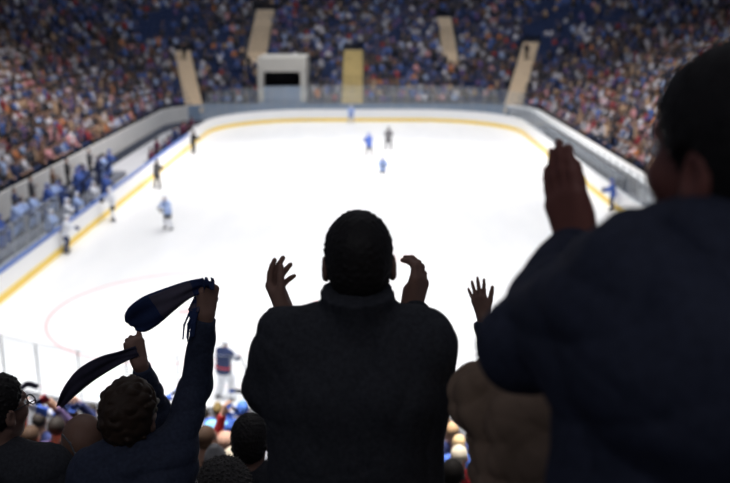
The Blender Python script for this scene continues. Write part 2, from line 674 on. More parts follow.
def glasses(root, o, R, s=1.0):
    T = lambda x, y, z: o + R @ (V(x, y, z) * s)
    pr = []
    for sx in (-1, 1):
        c = T(sx * .033, .112, .004)
        for i in range(14):
            a0, a1 = 2 * PI * i / 14, 2 * PI * (i + 1) / 14
            p0 = T(sx * .033 + .024 * math.cos(a0), .110, .002 + .017 * math.sin(a0))
            p1 = T(sx * .033 + .024 * math.cos(a1), .110, .002 + .017 * math.sin(a1))
            pr.append(cap(p0, p1, .0022 * s, None, 0, .001))
        pr.append(cap(T(sx * .056, .108, .006), T(sx * .080, .0, .006), .0022 * s, None, 0, .001))
        pr.append(cap(T(sx * .080, .0, .006), T(sx * .082, -.022, -.012), .0022 * s, None, 0, .001))
    pr.append(cap(T(-.010, .112, .006), T(.010, .112, .006), .002 * s, None, 0, .001))
    pts, q = sdf_mesh(pr, .0012, .001)
    return mesh_obj('eyeglasses', pts, q, [METAL_DARK], root)


# ================================================================== THE RINK
Y0, Y1, HX, RC = 18.9, 79.4, 12.95, 8.5


def rink_path(d=0.0, nseg=14, x0=-HX, x1=HX, y0=Y0, y1=Y1, r=RC):
    """rounded rectangle, counter-clockwise from the near left corner; gives (point, outward normal)"""
    out = []
    cs = [((x0 + r, y0 + r), PI), ((x1 - r, y0 + r), 1.5 * PI), ((x1 - r, y1 - r), 0), ((x0 + r, y1 - r), .5 * PI)]
    for (c, a0) in cs:
        for i in range(nseg + 1):
            a = a0 + .5 * PI * i / nseg
            n = (math.cos(a), math.sin(a))
            out.append(((c[0] + n[0] * (r + d), c[1] + n[1] * (r + d)), n))
    return out


# ice
def ice_material():
    m = bpy.data.materials.new('ice')
    m.use_nodes = True
    nt = m.node_tree
    b = nt.nodes['Principled BSDF']
    b.inputs['Roughness'].default_value = .28
    b.inputs['Specular IOR Level'].default_value = .25
    tc = nt.nodes.new('ShaderNodeTexCoord')
    mp = nt.nodes.new('ShaderNodeMapping')
    mp.inputs['Scale'].default_value = (.5, .12, 1)
    nz = nt.nodes.new('ShaderNodeTexNoise')
    nz.inputs['Scale'].default_value = 1.6
    nz.inputs['Detail'].default_value = 8
    nt.links.new(tc.outputs['Object'], mp.inputs[0])
    nt.links.new(mp.outputs[0], nz.inputs[0])
    cr = nt.nodes.new('ShaderNodeValToRGB')
    cr.color_ramp.elements[0].position = .3
    cr.color_ramp.elements[0].color = (.80, .81, .83, 1)
    cr.color_ramp.elements[1].position = .7
    cr.color_ramp.elements[1].color = (.86, .865, .875, 1)
    nt.links.new(nz.outputs['Fac'], cr.inputs[0])
    nt.links.new(cr.outputs[0], b.inputs['Base Color'])
    return m


ICE = ice_material()
pp = rink_path(.05, 20)
floor = mesh_obj('floor', np.array([[p[0], p[1], 0.0] for p, n in pp] + [[p[0], p[1], -.1] for p, n in pp]),
                 [list(range(len(pp)))] + [[i, i + len(pp), (i + 1) % len(pp) + len(pp), (i + 1) % len(pp)] for i in range(len(pp))],
                 ICE, smooth=False)
tag(floor, 'white sheet of rink ice ringed by boards', 'ice', kind='structure')

# painted lines on the ice (thin paint under the frozen surface)
PINK = mat('faded_red_ice_paint', (.80, .54, .55), .35, .2, .05, 3)
GREYL = mat('faded_grey_ice_paint', (.62, .63, .67), .35, .2, .05, 3)
PALEPINK = mat('pale_pink_ice_paint', (.84, .73, .72), .35, .2, .03, 3)


def ring(name, c, r0, r1, m, label, z=.004, n=96):
    v, f = [], []
    for i in range(n):
        a = 2 * PI * i / n
        for r in (r0, r1):
            v.append((c[0] + r * math.cos(a), c[1] + r * math.sin(a), z))
    for i in range(n):
        j = (i + 1) % n
        f.append([2 * i, 2 * i + 1, 2 * j + 1, 2 * j])
    o = mesh_obj(name, v, f, m, smooth=False)
    return tag(o, label, 'ice marking', kind='structure')


ring('faceoff_circle_marking', (-6.2, 28.4), 4.50, 4.62, PINK, 'pink faceoff circle painted on the ice at left')
ring('faceoff_circle_marking', (6.5, 28.6), 4.50, 4.60, GREYL, 'grey faceoff circle painted on the ice at right')
ring('faceoff_spot_marking', (-6.2, 28.4), .0, .3, PINK, 'faceoff spot inside the pink circle')
ring('faceoff_spot_marking', (1.55, 34.9), .0, .62, PALEPINK, 'pale pink spot painted on the open ice')
g = MB()
g.box((0, 22.3, .003), (23.6, .06, .004))
tag(g.build('goal_line_marking', PINK), 'thin red goal line across the near ice', 'ice marking', kind='structure')

# boards: white wall, yellow kick strip, blue cap rail
WHITE_B = mat('white_board_plastic', (.92, .92, .925), .35, .4, .02, 2)
YELLOW = mat('yellow_kick_plastic', (.95, .68, .13), .45, .4, .05, 3)
BLUECAP = mat('blue_cap_plastic', (.10, .18, .48), .4, .4, .05, 3)
bp_ = rink_path(0, 16)
b = MB()
b.sweep(bp_, [(0, 0), (0, 1.04), (.12, 1.04), (.12, 0)], closed=True)
boards = b.build('wall_boards', WHITE_B)
tag(boards, 'white rink boards with yellow kick strip and blue cap', 'rink boards', kind='structure')
b = MB()
b.sweep(bp_, [(-.02, 0.002), (-.02, .30), (.002, .30), (.002, 0.002)], closed=True)
b.build('kick_strip', YELLOW, boards)
b = MB()
b.sweep(bp_, [(-.025, 1.04), (-.025, 1.10), (.145, 1.10), (.145, 1.04)], closed=True)
b.build('cap_rail', mat('pale_cap_plastic', (.82, .83, .85), .4, .4, .05, 3), boards)
b = MB()
b.box((-HX - .06, 41, 1.075), (.20, 46, .07))
b.build('blue_cap_rail', BLUECAP, boards)

# glass: one panel at a time, each with its post
GLASS = glass_mat('rink_glass', (.96, .975, .985), .04, .03)
GLASS_NEAR = glass_mat('clear_glass', (.97, .98, .985), .02, .03)
POST = mat('glass_post_metal', (.30, .31, .33), .4, .5, .1)


def dense(path):
    P_ = [np.array(p) for p, n in path]
    N_ = [np.array(n) for p, n in path]
    P_.append(P_[0]); N_.append(N_[0])
    seg = [np.linalg.norm(P_[i + 1] - P_[i]) for i in range(len(P_) - 1)]
    cum = np.concatenate([[0], np.cumsum(seg)])
    def at(t):
        t = t % cum[-1]
        i = min(int(np.searchsorted(cum, t, 'right')) - 1, len(seg) - 1)
        u = (t - cum[i]) / max(seg[i], 1e-9)
        return P_[i] * (1 - u) + P_[i + 1] * u, nrm(N_[i] * (1 - u) + N_[i + 1] * u)
    return at, cum[-1]


at_g, LG = dense(rink_path(.06, 24))
NP = int(LG / 1.22)
for i in range(NP):
    t0, t1 = LG * i / NP, LG * (i + 1) / NP
    (a, na), (c, nc) = at_g(t0 + .01), at_g(t1 - .01)
    mid = (a + c) / 2
    if mid[1] < 22 and False:
        continue
    end_near, end_far = mid[1] < Y0 + 7.5, mid[1] > Y1 - 7.5
    if not end_near and not end_far and mid[1] < 30:
        continue
    if mid[0] < -10 and 36 < mid[1] < 69 and not end_far:
        continue    # the benches have no glass in front
    top = 2.35 if end_near else (3.2 if end_far else 2.5)
    if end_near:
        where, gl = 'near end boards, seen over the front rows', GLASS_NEAR
    elif end_far:
        where, gl = 'far end boards under the far stand', GLASS
    else:
        where, gl = ('left boards' if mid[0] < 0 else 'right boards below the stand'), GLASS
    e = nrm(np.array([*(c - a), 0]))
    b = MB()
    R = np.array([e, [-e[1], e[0], 0], [0, 0, 1]]).T
    org = V(mid[0], mid[1], 1.10)
    b.box((mid[0], mid[1], (1.10 + top) / 2), (np.linalg.norm(c - a), .014, top - 1.10), R)
    o = b.build('glass_panel', gl, origin=org)
    tag(o, 'clear rink glass panel standing on the ' + where, 'glass panel', 'glass on the ' + where)
    b = MB()
    pa, _ = at_g(t0)
    b.box((pa[0], pa[1], (1.10 + top) / 2), (.018 if end_near else .04, .04, top - 1.10 + .02), R)
    b.build('post', POST, o)
    b = MB()
    b.box((mid[0], mid[1], top + .008), (np.linalg.norm(c - a), .016, .010), R)
    b.build('top_edge', POST, o)

# ================================================================== THE BOWL OF STANDS
CONC = mat('stand_concrete', (.10, .105, .13), .9, .2, .2, 1.5)
AISLE = mat('aisle_concrete', (.74, .61, .46), .9, .2, .1, 2)
YEL_AISLE = mat('yellow_aisle_paint', (.62, .50, .25), .85, .2, .15, 2)
LEDGE = mat('pale_ledge', (.60, .60, .60), .7, .3, .08, 1)
SEATBLUE = mat('blue_seat_plastic', (.028, .055, .16), .45, .4, .15, 3)
PORTAL = mat('portal_concrete', (.55, .53, .49), .85, .2, .08, 1)
TUNNEL_SHADE = mat('painted_tunnel_shade', (.012, .012, .015), .9, .1, .1)  # near-black colour standing in for the shade inside the tunnel

SX0, SX1, SY1, SR = -17.9, 15.3, 81.7, 5.5
RUN, RISE, Z_FIRST, NROW = .86, .40, 1.05, 27
YB0 = 24.0


def bowl_path(d, n=26):
    """left side, far left corner, far end, far right corner, right side"""
    out = []
    out.append(((SX0 - d, YB0), (-1, 0)))
    for i in range(n + 1):
        a = PI - .5 * PI * i / n
        nn = (math.cos(a), math.sin(a))
        out.append(((SX0 + SR + nn[0] * (SR + d), SY1 - SR + nn[1] * (SR + d)), nn))
    for i in range(n + 1):
        a = .5 * PI - .5 * PI * i / n
        nn = (math.cos(a), math.sin(a))
        out.append(((SX1 - SR + nn[0] * (SR + d), SY1 - SR + nn[1] * (SR + d)), nn))
    out.append(((SX1 + d, YB0), (1, 0)))
    return out


prof = [(0, 0)]
for k in range(NROW):
    prof += [(k * RUN, Z_FIRST + k * RISE), ((k + 1) * RUN, Z_FIRST + k * RISE)]
prof += [(NROW * RUN, Z_FIRST + NROW * RISE + 3.2), (NROW * RUN + .4, Z_FIRST + NROW * RISE + 3.2), (NROW * RUN + .4, 0)]
b = MB()
b.sweep(bowl_path(0), prof)
stand = b.build('stand_terrace', CONC)
tag(stand, 'stepped concrete terrace of the stands around the rink', 'terrace', kind='structure')
# low front wall, one per side
bpth = bowl_path(0)
LEDGE_FAR = mat('slate_ledge', (.22, .30, .42), .7, .3, .08, 1)
for nm, seg, mm, lab in (('wall_left', bpth[:15], LEDGE, 'pale low wall below the first row of the left stand'), ('wall_far', bpth[14:41], LEDGE_FAR, 'slate grey low wall below the far stand'),
                         ('wall_right', bpth[40:], mat('white_ledge', (.86, .86, .86), .6, .3, .05, 1), 'white low wall below the first row of the right stand')):
    b = MB()
    lw = .8 if nm == 'wall_right' else .14
    b.sweep(seg, [(-.14, 0), (-.14, Z_FIRST + .18), (-lw, Z_FIRST + .18), (-lw, Z_FIRST + .3), (0.0, Z_FIRST + .3), (0.0, 0)])
    tag(b.build(nm, mm), lab, 'wall', kind='structure')
# apron between boards and stands
b = MB()
b.sweep(rink_path(.12, 16), [(0, -.12), (0, 0.0), (3.6, 0.0), (3.6, -.12)], closed=True)
ap = b.build('trim_2', mat('apron_concrete', (.42, .43, .46), .8, .3, .1, 1))
tag(ap, 'grey floor strip behind the rink boards', 'floor', kind='structure')

# arc length frames of a row
ROWS = []
for k in range(NROW):
    path = bowl_path(k * RUN + RUN * .64, 40)
    Pq = [np.array(p) for p, n in path]
    seg = [np.linalg.norm(Pq[i + 1] - Pq[i]) for i in range(len(Pq) - 1)]
    cum = np.concatenate([[0], np.cumsum(seg)])
    ROWS.append((Pq, [np.array(n) for p, n in path], cum))


def row_at(k, t):
    Pq, Nq, cum = ROWS[k]
    i = min(max(int(np.searchsorted(cum, t, 'right')) - 1, 0), len(Pq) - 2)
    u = (t - cum[i]) / max(cum[i + 1] - cum[i], 1e-9)
    return Pq[i] * (1 - u) + Pq[i + 1] * u, nrm(Nq[i] * (1 - u) + Nq[i + 1] * u)


# aisles: (anchor on the first row, outward direction, first and last row, width, material, label)
def aisle(p, nv, k0, k1, w, m, label):
    nv = nrm(np.array(nv))
    e = np.array([-nv[1], nv[0]])
    R = np.array([[nv[0], e[0], 0], [nv[1], e[1], 0], [0, 0, 1.0]])
    b = MB()
    for k in range(k0, k1):
        for h in range(2):
            d0 = k * RUN + h * RUN / 2
            zt = Z_FIRST + k * RISE + (h + 1) * RISE / 2 - RISE * .25
            c = np.array(p) + nv * (d0 + RUN / 4)
            b.box((c[0], c[1], zt - .25), (RUN / 2, w, .5), R)
    o = b.build('aisle_stair', m, origin=(p[0], p[1], Z_FIRST))
    return tag(o, label, 'aisle stair', kind='structure')


AISLES = []


def aisle_px(px, k0, k1, w, m, label, at=None):
    """an aisle on the far end at the sideways position of a photo column"""
    zc = 87.0
    x = (px - CX) / F_PX * zc
    if at:
        p, nv = at
    elif SX0 + SR < x < SX1 - SR:
        p, nv = (x, SY1), (0, 1)
    else:
        cx = SX0 + SR if x < 0 else SX1 - SR
        best = None
        for i in range(200):
            a = .5 * PI + (.5 * PI * i / 199 if x < 0 else -.5 * PI * i / 199)
            q = np.array([cx + SR * math.cos(a), SY1 - SR + SR * math.sin(a), 2.0])
            d = abs(project(q)[0] - px)
            if best is None or d < best[0]:
                best = (d, q, (math.cos(a), math.sin(a)))
        p, nv = best[1][:2], best[2]
    AISLES.append((np.array(p, float), nrm(np.array(nv, float)), w, k0, k1))
    return aisle(p, nv, k0, k1, w, m, label)


aisle_px(353, 0, 12, 2.0, YEL_AISLE, 'yellow stepped aisle up the middle of the far stand')
aisle_px(200, 0, 12, 1.6, AISLE, 'beige stepped aisle up the far left corner', ((-15.7, 80.6), (-.28, .96)))
aisle_px(508, 0, 14, 1.6, AISLE, 'beige stepped aisle up the far right corner', ((13.5, 80.3), (.3, .95)))
aisle_px(452, 8, 20, 1.5, AISLE, 'short beige aisle right of the far stand middle')
aisle_px(254, 8, 22, 2.0, AISLE, 'short beige aisle above the tunnel mouth')


def side_aisle(x_side, y, k0, k1, w, label):
    p, nv = ((SX0, y), (-1, 0)) if x_side < 0 else ((SX1, y), (1, 0))
    AISLES.append((np.array(p, float), np.array(nv, float), w, k0, k1))
    aisle(p, nv, k0, k1, w, AISLE, label)


side_aisle(-1, 49, 8, 27, 1.3, 'grey stepped aisle up the left stand')
side_aisle(1, 62, 4, 27, 1.3, 'grey stepped aisle up the right stand')

# tunnel mouth (vomitory) in the far stand
tx0, tx1 = (264 - CX) / F_PX * 86, (309 - CX) / F_PX * 86
tun = MB()
ty = SY1 + 1.0
zt0, zt1 = 2.2, 5.6
w = tx1 - tx0
xc = (tx0 + tx1) / 2
tun.box((xc, ty + 2.5, 4.9), (w, 6.2, 1.3))
tun.box((tx0 + .25, ty + 2.5, 2.9), (.5, 6.2, 2.8))
tun.box((tx1 - .25, ty + 2.5, 2.9), (.5, 6.2, 2.8))
t_o = tun.build('tunnel_doorway', PORTAL, origin=(xc, ty, 1.4))
tag(t_o, 'pale concrete tunnel mouth low in the far stand', 'tunnel mouth', kind='structure')
b = MB()
b.box((xc, ty - .45, 2.1), (w, .2, 1.6))
b.build('threshold_wall', LEDGE_FAR, t_o)
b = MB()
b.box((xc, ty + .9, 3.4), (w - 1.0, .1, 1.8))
b.build('shade_panel', TUNNEL_SHADE, t_o)  # solid dark panel set in the mouth as painted shade
TUN = (tx0 - .3, tx1 + .3, 10)

# ------------------------------------------------------------------ low detail people for the bowl
POSES = ('sit', 'sit_clap', 'stand', 'arms_up')


def small_figure(pose, hat=False):
    """feet at z=0, facing +Y.  materials: 0 skin 1 top 2 trousers 3 hair"""
    sit = pose.startswith('sit')
    hz = 1.17 if sit else 1.60
    J = skeleton(V(0, 0, hz), 0.0, 0.0, 1.0, 0.0, sit)
    if pose == 'sit':
        arm(J, 'L', J['shL'] + V(.03, .26, -.36)); arm(J, 'R', J['shR'] + V(-.03, .26, -.36))
    elif pose == 'sit_clap':
        arm(J, 'L', J['shL'] + V(.13, .34, -.06)); arm(J, 'R', J['shR'] + V(-.13, .34, -.06))
    elif pose == 'stand':
        arm(J, 'L'); arm(J, 'R', J['shR'] + V(-.12, .3, -.1))
    else:
        arm(J, 'L', J['shL'] + V(-.1, .1, .46)); arm(J, 'R', J['shR'] + V(.12, .16, .42))
    h = J['head']
    L = [ell(h + V(0, 0, -.01), (.078, .098, .118), mat=0), ell(h + V(0, -.025, .035), (.086, .098, .095), mat=3),
         cap(h + V(0, -.01, -.08), J['neck'], .055, .06, 0)]
    L += torso_prims(J, .02, 1, .05)
    for k in 'LR':
        d = nrm(J['wr' + k] - J['el' + k])
        L += [cap(J['sh' + k], J['el' + k], .06, .05, 1), cap(J['el' + k], J['wr' + k], .05, .042, 1), cap(J['wr' + k], J['wr' + k] + d * .13, .036, .034, 0),
              cap(J['hip' + k], J['kn' + k], .085, .065, 2), cap(J['kn' + k], J['an' + k], .065, .05, 2),
              cap(J['an' + k] + V(0, 0, -.03), J['an' + k] + V(0, .14, -.04), .045, .04, 2)]
    return L


def small_mesh(pose, vox):
    L = small_figure(pose)
    pts, q = sdf_mesh(L, vox, .025)
    return pts, q, face_mats(pts, q, L)


TOPS = [('black', (.034, .034, .042)), ('charcoal', (.07, .07, .085)), ('navy', (.045, .06, .14)), ('royal blue', (.07, .13, .36)),  # muted tones and lifted bluish darks put distance haze into the cloth
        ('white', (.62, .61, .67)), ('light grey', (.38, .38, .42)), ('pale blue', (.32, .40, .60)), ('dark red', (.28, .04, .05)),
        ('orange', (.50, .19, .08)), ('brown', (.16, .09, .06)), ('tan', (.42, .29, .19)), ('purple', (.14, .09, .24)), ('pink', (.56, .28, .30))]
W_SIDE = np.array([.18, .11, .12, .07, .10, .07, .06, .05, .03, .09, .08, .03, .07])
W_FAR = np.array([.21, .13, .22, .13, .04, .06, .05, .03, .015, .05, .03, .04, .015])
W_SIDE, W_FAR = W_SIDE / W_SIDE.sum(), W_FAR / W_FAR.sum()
TROUS = [(.02, .02, .025), (.03, .04, .08), (.06, .05, .045)]
HAIRS = [(.02, .016, .014), (.05, .03, .02), (.12, .08, .05), (.3, .22, .13), (.25, .25, .26)]
SKINS = [(.50, .30, .22), (.56, .35, .27), (.40, .23, .16), (.25, .14, .09)]
top_m = [mat(n.replace(' ', '_') + '_top_cloth', c, .85, .2, .12, 12) for n, c in TOPS]
tr_m = [mat('trouser_cloth_%d' % i, c, .85, .2, .1, 12) for i, c in enumerate(TROUS)]
ha_m = [mat('crowd_hair_%d' % i, c, .7, .2, .1, 30) for i, c in enumerate(HAIRS)]
sk_m = [mat('crowd_skin_%d' % i, c, .6, .3, .05, 30) for i, c in enumerate(SKINS)]

# where the seats are, and which stand empty
spots = []
for k in range(NROW):
    Pq, Nq, cum = ROWS[k]
    t = random.random() * .5
    while t < cum[-1]:
        p, nv = row_at(k, t)
        t += .56
        z = Z_FIRST + k * RISE
        px, py, zc = project((p[0], p[1], z + 1.0))
        if zc < 20 or px < -25 or px > 745 or py < -14:
            continue
        bad = False
        for (ap_, an_, aw_, k0_, k1_) in AISLES:
            rel = p - ap_
            if k0_ <= k < k1_ and abs(rel[0] * -an_[1] + rel[1] * an_[0]) < aw_ / 2 + .25 and rel @ an_ > -1:
                bad = True
        if TUN[0] < p[0] < TUN[1] and p[1] > SY1 - .5 and k < 9:
            bad = True
        if bad:
            continue
        spots.append((k, p, nv, z, px, py, zc))


def empty_chance(px, py):
    e = .06 + max(0, (70 - py) / 70) * .16
    for (cx, cy, rx, ry, a) in ((165, 22, 42, 16, .8), (233, 42, 30, 14, .6), (182, 88, 10, 18, .85), (230, 62, 22, 14, .6), (575, 12, 52, 13, .75),
                                (548, 40, 26, 22, .7), (310, 68, 12, 22, .6), (410, 65, 45, 10, .35), (250, 62, 20, 30, .5),
                                (470, 80, 40, 9, .4), (525, 85, 9, 22, .6), (400, 22, 22, 14, .3), (320, 68, 16, 12, .6)):
        d = ((px - cx) / rx) ** 2 + ((py - cy) / ry) ** 2
        if d < 1:
            e = max(e, a)
    return e


people, vacant = [], []
for s_ in spots:
    (vacant if random.random() < empty_chance(s_[4], s_[5]) else people).append(s_)


def side_of(p):
    if p[1] > SY1 - SR * .45:
        return 'far'
    return 'left' if p[0] < 0 else 'right'


people.sort(key=lambda s_: s_[6])
seen = [s_ for s_ in people if 0 < s_[4] < 652 and s_[5] > 3]
N_IND = 225
chosen = seen[:N_IND]
cid = set(id(s_) for s_ in chosen)
rest = [s_ for s_ in people if id(s_) not in cid]

IND = {}
for pose in POSES:
    pts, q, fm = small_mesh(pose, .030)
    o = mesh_obj('spectator', pts, q, [sk_m[0], top_m[0], tr_m[0], ha_m[0]], None, fm)
    IND[pose] = o.data
    bpy.data.objects.remove(o)


def pick(w):
    return int(RNG.choice(len(w), p=w))


def third(s_):
    k = s_[0]
    return 'front rows' if k < 4 else ('middle rows' if k < 10 else 'upper rows')


for s_ in chosen:
    k, p, nv, z, px, py, zc = s_
    sd = side_of(p)
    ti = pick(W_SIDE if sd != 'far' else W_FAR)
    pose = POSES[int(RNG.choice(4, p=[.5, .25, .15, .10]))]
    o = bpy.data.objects.new('spectator', IND[pose])
    COL.objects.link(o)
    o.location = (p[0], p[1], z)
    o.rotation_euler = (0, 0, math.atan2(-nv[1], -nv[0]) - PI / 2 + random.uniform(-.25, .25))
    sc = random.uniform(.94, 1.06)
    o.scale = (sc, sc, sc)
    for i, m in enumerate((sk_m[pick([.4, .3, .2, .1])], top_m[ti], tr_m[pick([.5, .3, .2])], ha_m[pick([.35, .3, .15, .1, .1])])):
        o.material_slots[i].link = 'OBJECT'
        o.material_slots[i].material = m
    act = {'sit': 'seated', 'sit_clap': 'clapping', 'stand': 'standing', 'arms_up': 'arms up'}[pose]
    ph = 'spectator in %s top, %s in the %s of the %s stand' % (TOPS[ti][0], act, third(s_), sd)
    tag(o, ph, 'spectator', ph.replace('spectator', 'spectators'))

# the rest of the crowd: one mesh, clothes coloured per person
LOW = {pose: small_mesh(pose, .062) for pose in POSES}
VV, QQ, CC, off = [], [], [], 0
for s_ in rest:
    k, p, nv, z, px, py, zc = s_
    sd = side_of(p)
    pose = POSES[int(RNG.choice(4, p=[.6, .22, .12, .06]))]
    pts, q, fm = LOW[pose]
    a = math.atan2(-nv[1], -nv[0]) - PI / 2 + random.uniform(-.25, .25)
    w = pts @ rotz(a).T * random.uniform(.93, 1.06) + V(p[0], p[1], z)
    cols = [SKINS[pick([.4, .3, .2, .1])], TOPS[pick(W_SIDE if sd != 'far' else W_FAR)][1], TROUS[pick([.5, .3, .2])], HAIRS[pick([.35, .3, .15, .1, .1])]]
    vc = np.zeros((len(pts), 4), np.float32)
    vc[:, 3] = 1
    for mi in range(4):
        ids = np.unique(q[fm == mi])
        vc[ids, :3] = cols[mi]
    VV.append(w); QQ.append(q + off); CC.append(vc); off += len(pts)
cm = bpy.data.materials.new('crowd_cloth')
cm.use_nodes = True
ca = cm.node_tree.nodes.new('ShaderNodeAttribute')
ca.attribute_name = 'cloth'
cm.node_tree.links.new(ca.outputs['Color'], cm.node_tree.nodes['Principled BSDF'].inputs['Base Color'])
cm.node_tree.nodes['Principled BSDF'].inputs['Roughness'].default_value = .85
crowd = mesh_obj('crowd', np.concatenate(VV), np.concatenate(QQ), [cm])
at_ = crowd.data.color_attributes.new('cloth', 'FLOAT_COLOR', 'POINT')
at_.data.foreach_set('color', np.concatenate(CC).ravel())
tag(crowd, 'rest of the blurred crowd filling the upper and far stands', 'crowd', kind='stuff')


# seats
def seat_mb(mb, R=np.eye(3), o=V(0, 0, 0)):
    mb.box(o + R @ V(0, .02, .42), (.46, .40, .05), R)
    Rt = R @ np.array([[1, 0, 0], [0, math.cos(.18), math.sin(.18)], [0, -math.sin(.18), math.cos(.18)]])
    mb.box(o + R @ V(0, -.22, .66), (.46, .05, .48), Rt)
    mb.box(o + R @ V(0, -.05, .2), (.06, .30, .40), R)
    return mb


vacant.sort(key=lambda s_: s_[6])
vseen = [s_ for s_ in vacant if 0 < s_[4] < 652 and s_[5] > 0]
vch = vseen[:170]
vid = set(id(s_) for s_ in vch)
sm = seat_mb(MB()).build('seat', SEATBLUE)
SEAT_ME = sm.data
bpy.data.objects.remove(sm)
for s_ in vch:
    k, p, nv, z, px, py, zc = s_
    o = bpy.data.objects.new('stadium_seat', SEAT_ME)
    COL.objects.link(o)
    o.location = (p[0], p[1], z)
    o.rotation_euler = (0, 0, math.atan2(-nv[1], -nv[0]) - PI / 2)
    ph = 'empty blue stadium seat in the %s of the %s stand' % (third(s_), side_of(p))
    tag(o, ph, 'seat', ph.replace('seat', 'seats'))
mb = MB()
for s_ in [x for x in vacant if id(x) not in vid] + people:
    k, p, nv, z = s_[:4]
    seat_mb(mb, rotz(math.atan2(-nv[1], -nv[0]) - PI / 2), V(p[0], p[1], z) - np.append(-nv, 0) * .05)
o = mesh_obj('seat_rows', np.array(mb.v), np.array(mb.f), [SEATBLUE], smooth=False)
tag(o, 'remaining rows of blue seats under and behind the crowd', 'seats', kind='stuff')

# ------------------------------------------------------------------ players on the ice and on the benches
JERS = {'white': (.74, .76, .82), 'blue': (.07, .13, .42), 'navy': (.03, .045, .12), 'maroon': (.10, .03, .06), 'black': (.02, .02, .025), 'lightblue': (.40, .52, .82), 'grey': (.12, .12, .13)}


def player_mesh(name, foot, yaw, top, pants, socks, helmet, pose='skate', vox=.022, s=1.0, pads=False, extra=()):
    sit = pose == 'sit'
    J = skeleton(V(0, .08, (1.16 if sit else 1.56) * s), 0.0, 0.0, s, .3 if not sit else 0, sit)
    if sit:
        arm(J, 'L', J['shL'] + V(.05, .3, -.25)); arm(J, 'R', J['shR'] + V(-.05, .3, -.25))
    else:
        for k, sg in (('L', -1), ('R', 1)):
            J['an' + k] = J['hip' + k] * V(1, 1, 0) + V(sg * .13, -.03, .16)
            J['kn' + k] = (J['hip' + k] + J['an' + k]) / 2 + V(0, .08, 0)
        arm(J, 'L', J['shL'] + V(.0, .36, -.28)); arm(J, 'R', J['shR'] + V(-.1, .38, -.2))
    h = J['head']
    L = [ell(h + V(0, .01, -.02), (.075, .095, .11), mat=0), ell(h + V(0, -.015, .035), (.10, .12, .10), mat=3), cap(h + V(0, -.01, -.08), J['neck'], .055, .06, 0)]
    L += torso_prims(J, .05, 1, .05)
    for k in 'LR':
        d = nrm(J['wr' + k] - J['el' + k])
        L += [cap(J['sh' + k], J['el' + k], .085, .07, 1), cap(J['el' + k], J['wr' + k], .07, .055, 1), cap(J['wr' + k] - d * .02, J['wr' + k] + d * .12, .065, .06, 2),
              cap(J['hip' + k], J['hip' + k] * .3 + J['kn' + k] * .7, .115, .105, 2, flat=True), cap(J['kn' + k], J['an' + k], .085, .065, 4),
              cap(J['an' + k] + V(0, -.02, -.05), J['an' + k] + V(0, .14, -.07), .05, .045, 5),
              cap(J['an' + k] + V(0, -.09, -.135), J['an' + k] + V(0, .19, -.135), .014, .014, 6, k=.01),
              cap(J['an' + k] + V(0, -.04, -.12), J['an' + k] + V(0, -.04, -.06), .014, .02, 6, k=.01),
              cap(J['an' + k] + V(0, .11, -.12), J['an' + k] + V(0, .11, -.06), .014, .02, 6, k=.01)]
        if pads:
            c = (J['kn' + k] + J['an' + k]) / 2
            for dx in (-.055, 0, .055):
                L.append(cap(J['kn' + k] + V(dx, .07, .18), J['an' + k] + V(dx, .09, -.06), .06, .055, 4, flat=True))
    pts, q = sdf_mesh(L, vox, .03)
    fm = face_mats(pts, q, L)
    pts = pts @ rotz(yaw).T + foot
    ms = [sk_m[1]] + [mat('jersey_' + c, JERS[c], .8, .2, .08, 8) for c in (top, pants)] + [mat('helmet_' + helmet, JERS[helmet], .3, .5, .03)] + \
         [mat('jersey_' + socks, JERS[socks], .8, .2, .08, 8), mat('jersey_black', JERS['black']), mat('skate_steel', (.5, .5, .52), .3, .5, .05, metal=.8)]
    return mesh_obj(name, pts, q, ms, None, fm, origin=foot), J


def on_ice(px, py):
    """ice point seen at a photo pixel"""
    d = P(px, py, 1.0) - CAMP
    return CAMP + d * (CAM_H / -d[2])


STICKM = mat('stick_laminate', (.05, .045, .04), .5, .3, .1)
SK = [(168, 230, PI * .8, 'lightblue', 'black', 'white', 'white', 'skater in pale blue jersey alone in front of the left bench'),
      (113, 221, PI * .6, 'white', 'black', 'white', 'white', 'skater in white jersey and dark pants close to the left bench'),
      (158, 188, -.6, 'grey', 'black', 'black', 'black', 'skater in grey and black beside the left yellow kick strip'),
      (194, 154, -.9, 'black', 'black', 'black', 'black', 'skater in black farthest along the left boards'),
      (68, 253, -1.4, 'white', 'navy', 'navy', 'white', 'skater in white top leaning on the near left boards'),
      (369, 157, .3, 'blue', 'black', 'black', 'blue', 'blue jerseyed skater, left one of the group far up the ice'),
      (388.5, 150, -.2, 'grey', 'black', 'black', 'black', 'dark grey skater, right one of the group far up the ice'),
      (382.5, 183, PI, 'lightblue', 'grey', 'white', 'lightblue', 'pale blue skater nearest of the group far up the ice'),
      (351, 123.5, PI, 'lightblue', 'blue', 'lightblue', 'white', 'goaltender in pale blue at the far end of the ice'),
      (611, 211, 1.2, 'blue', 'navy', 'navy', 'blue', 'skater in blue by the right boards beside the raised hand')]
for (px, py, yw, top, pants, socks, helm, lab) in SK:
    f = on_ice(px, py)
    o, J = player_mesh('hockey_player', f, yw, top, pants, socks, helm)
    tag(o, lab, 'hockey player')

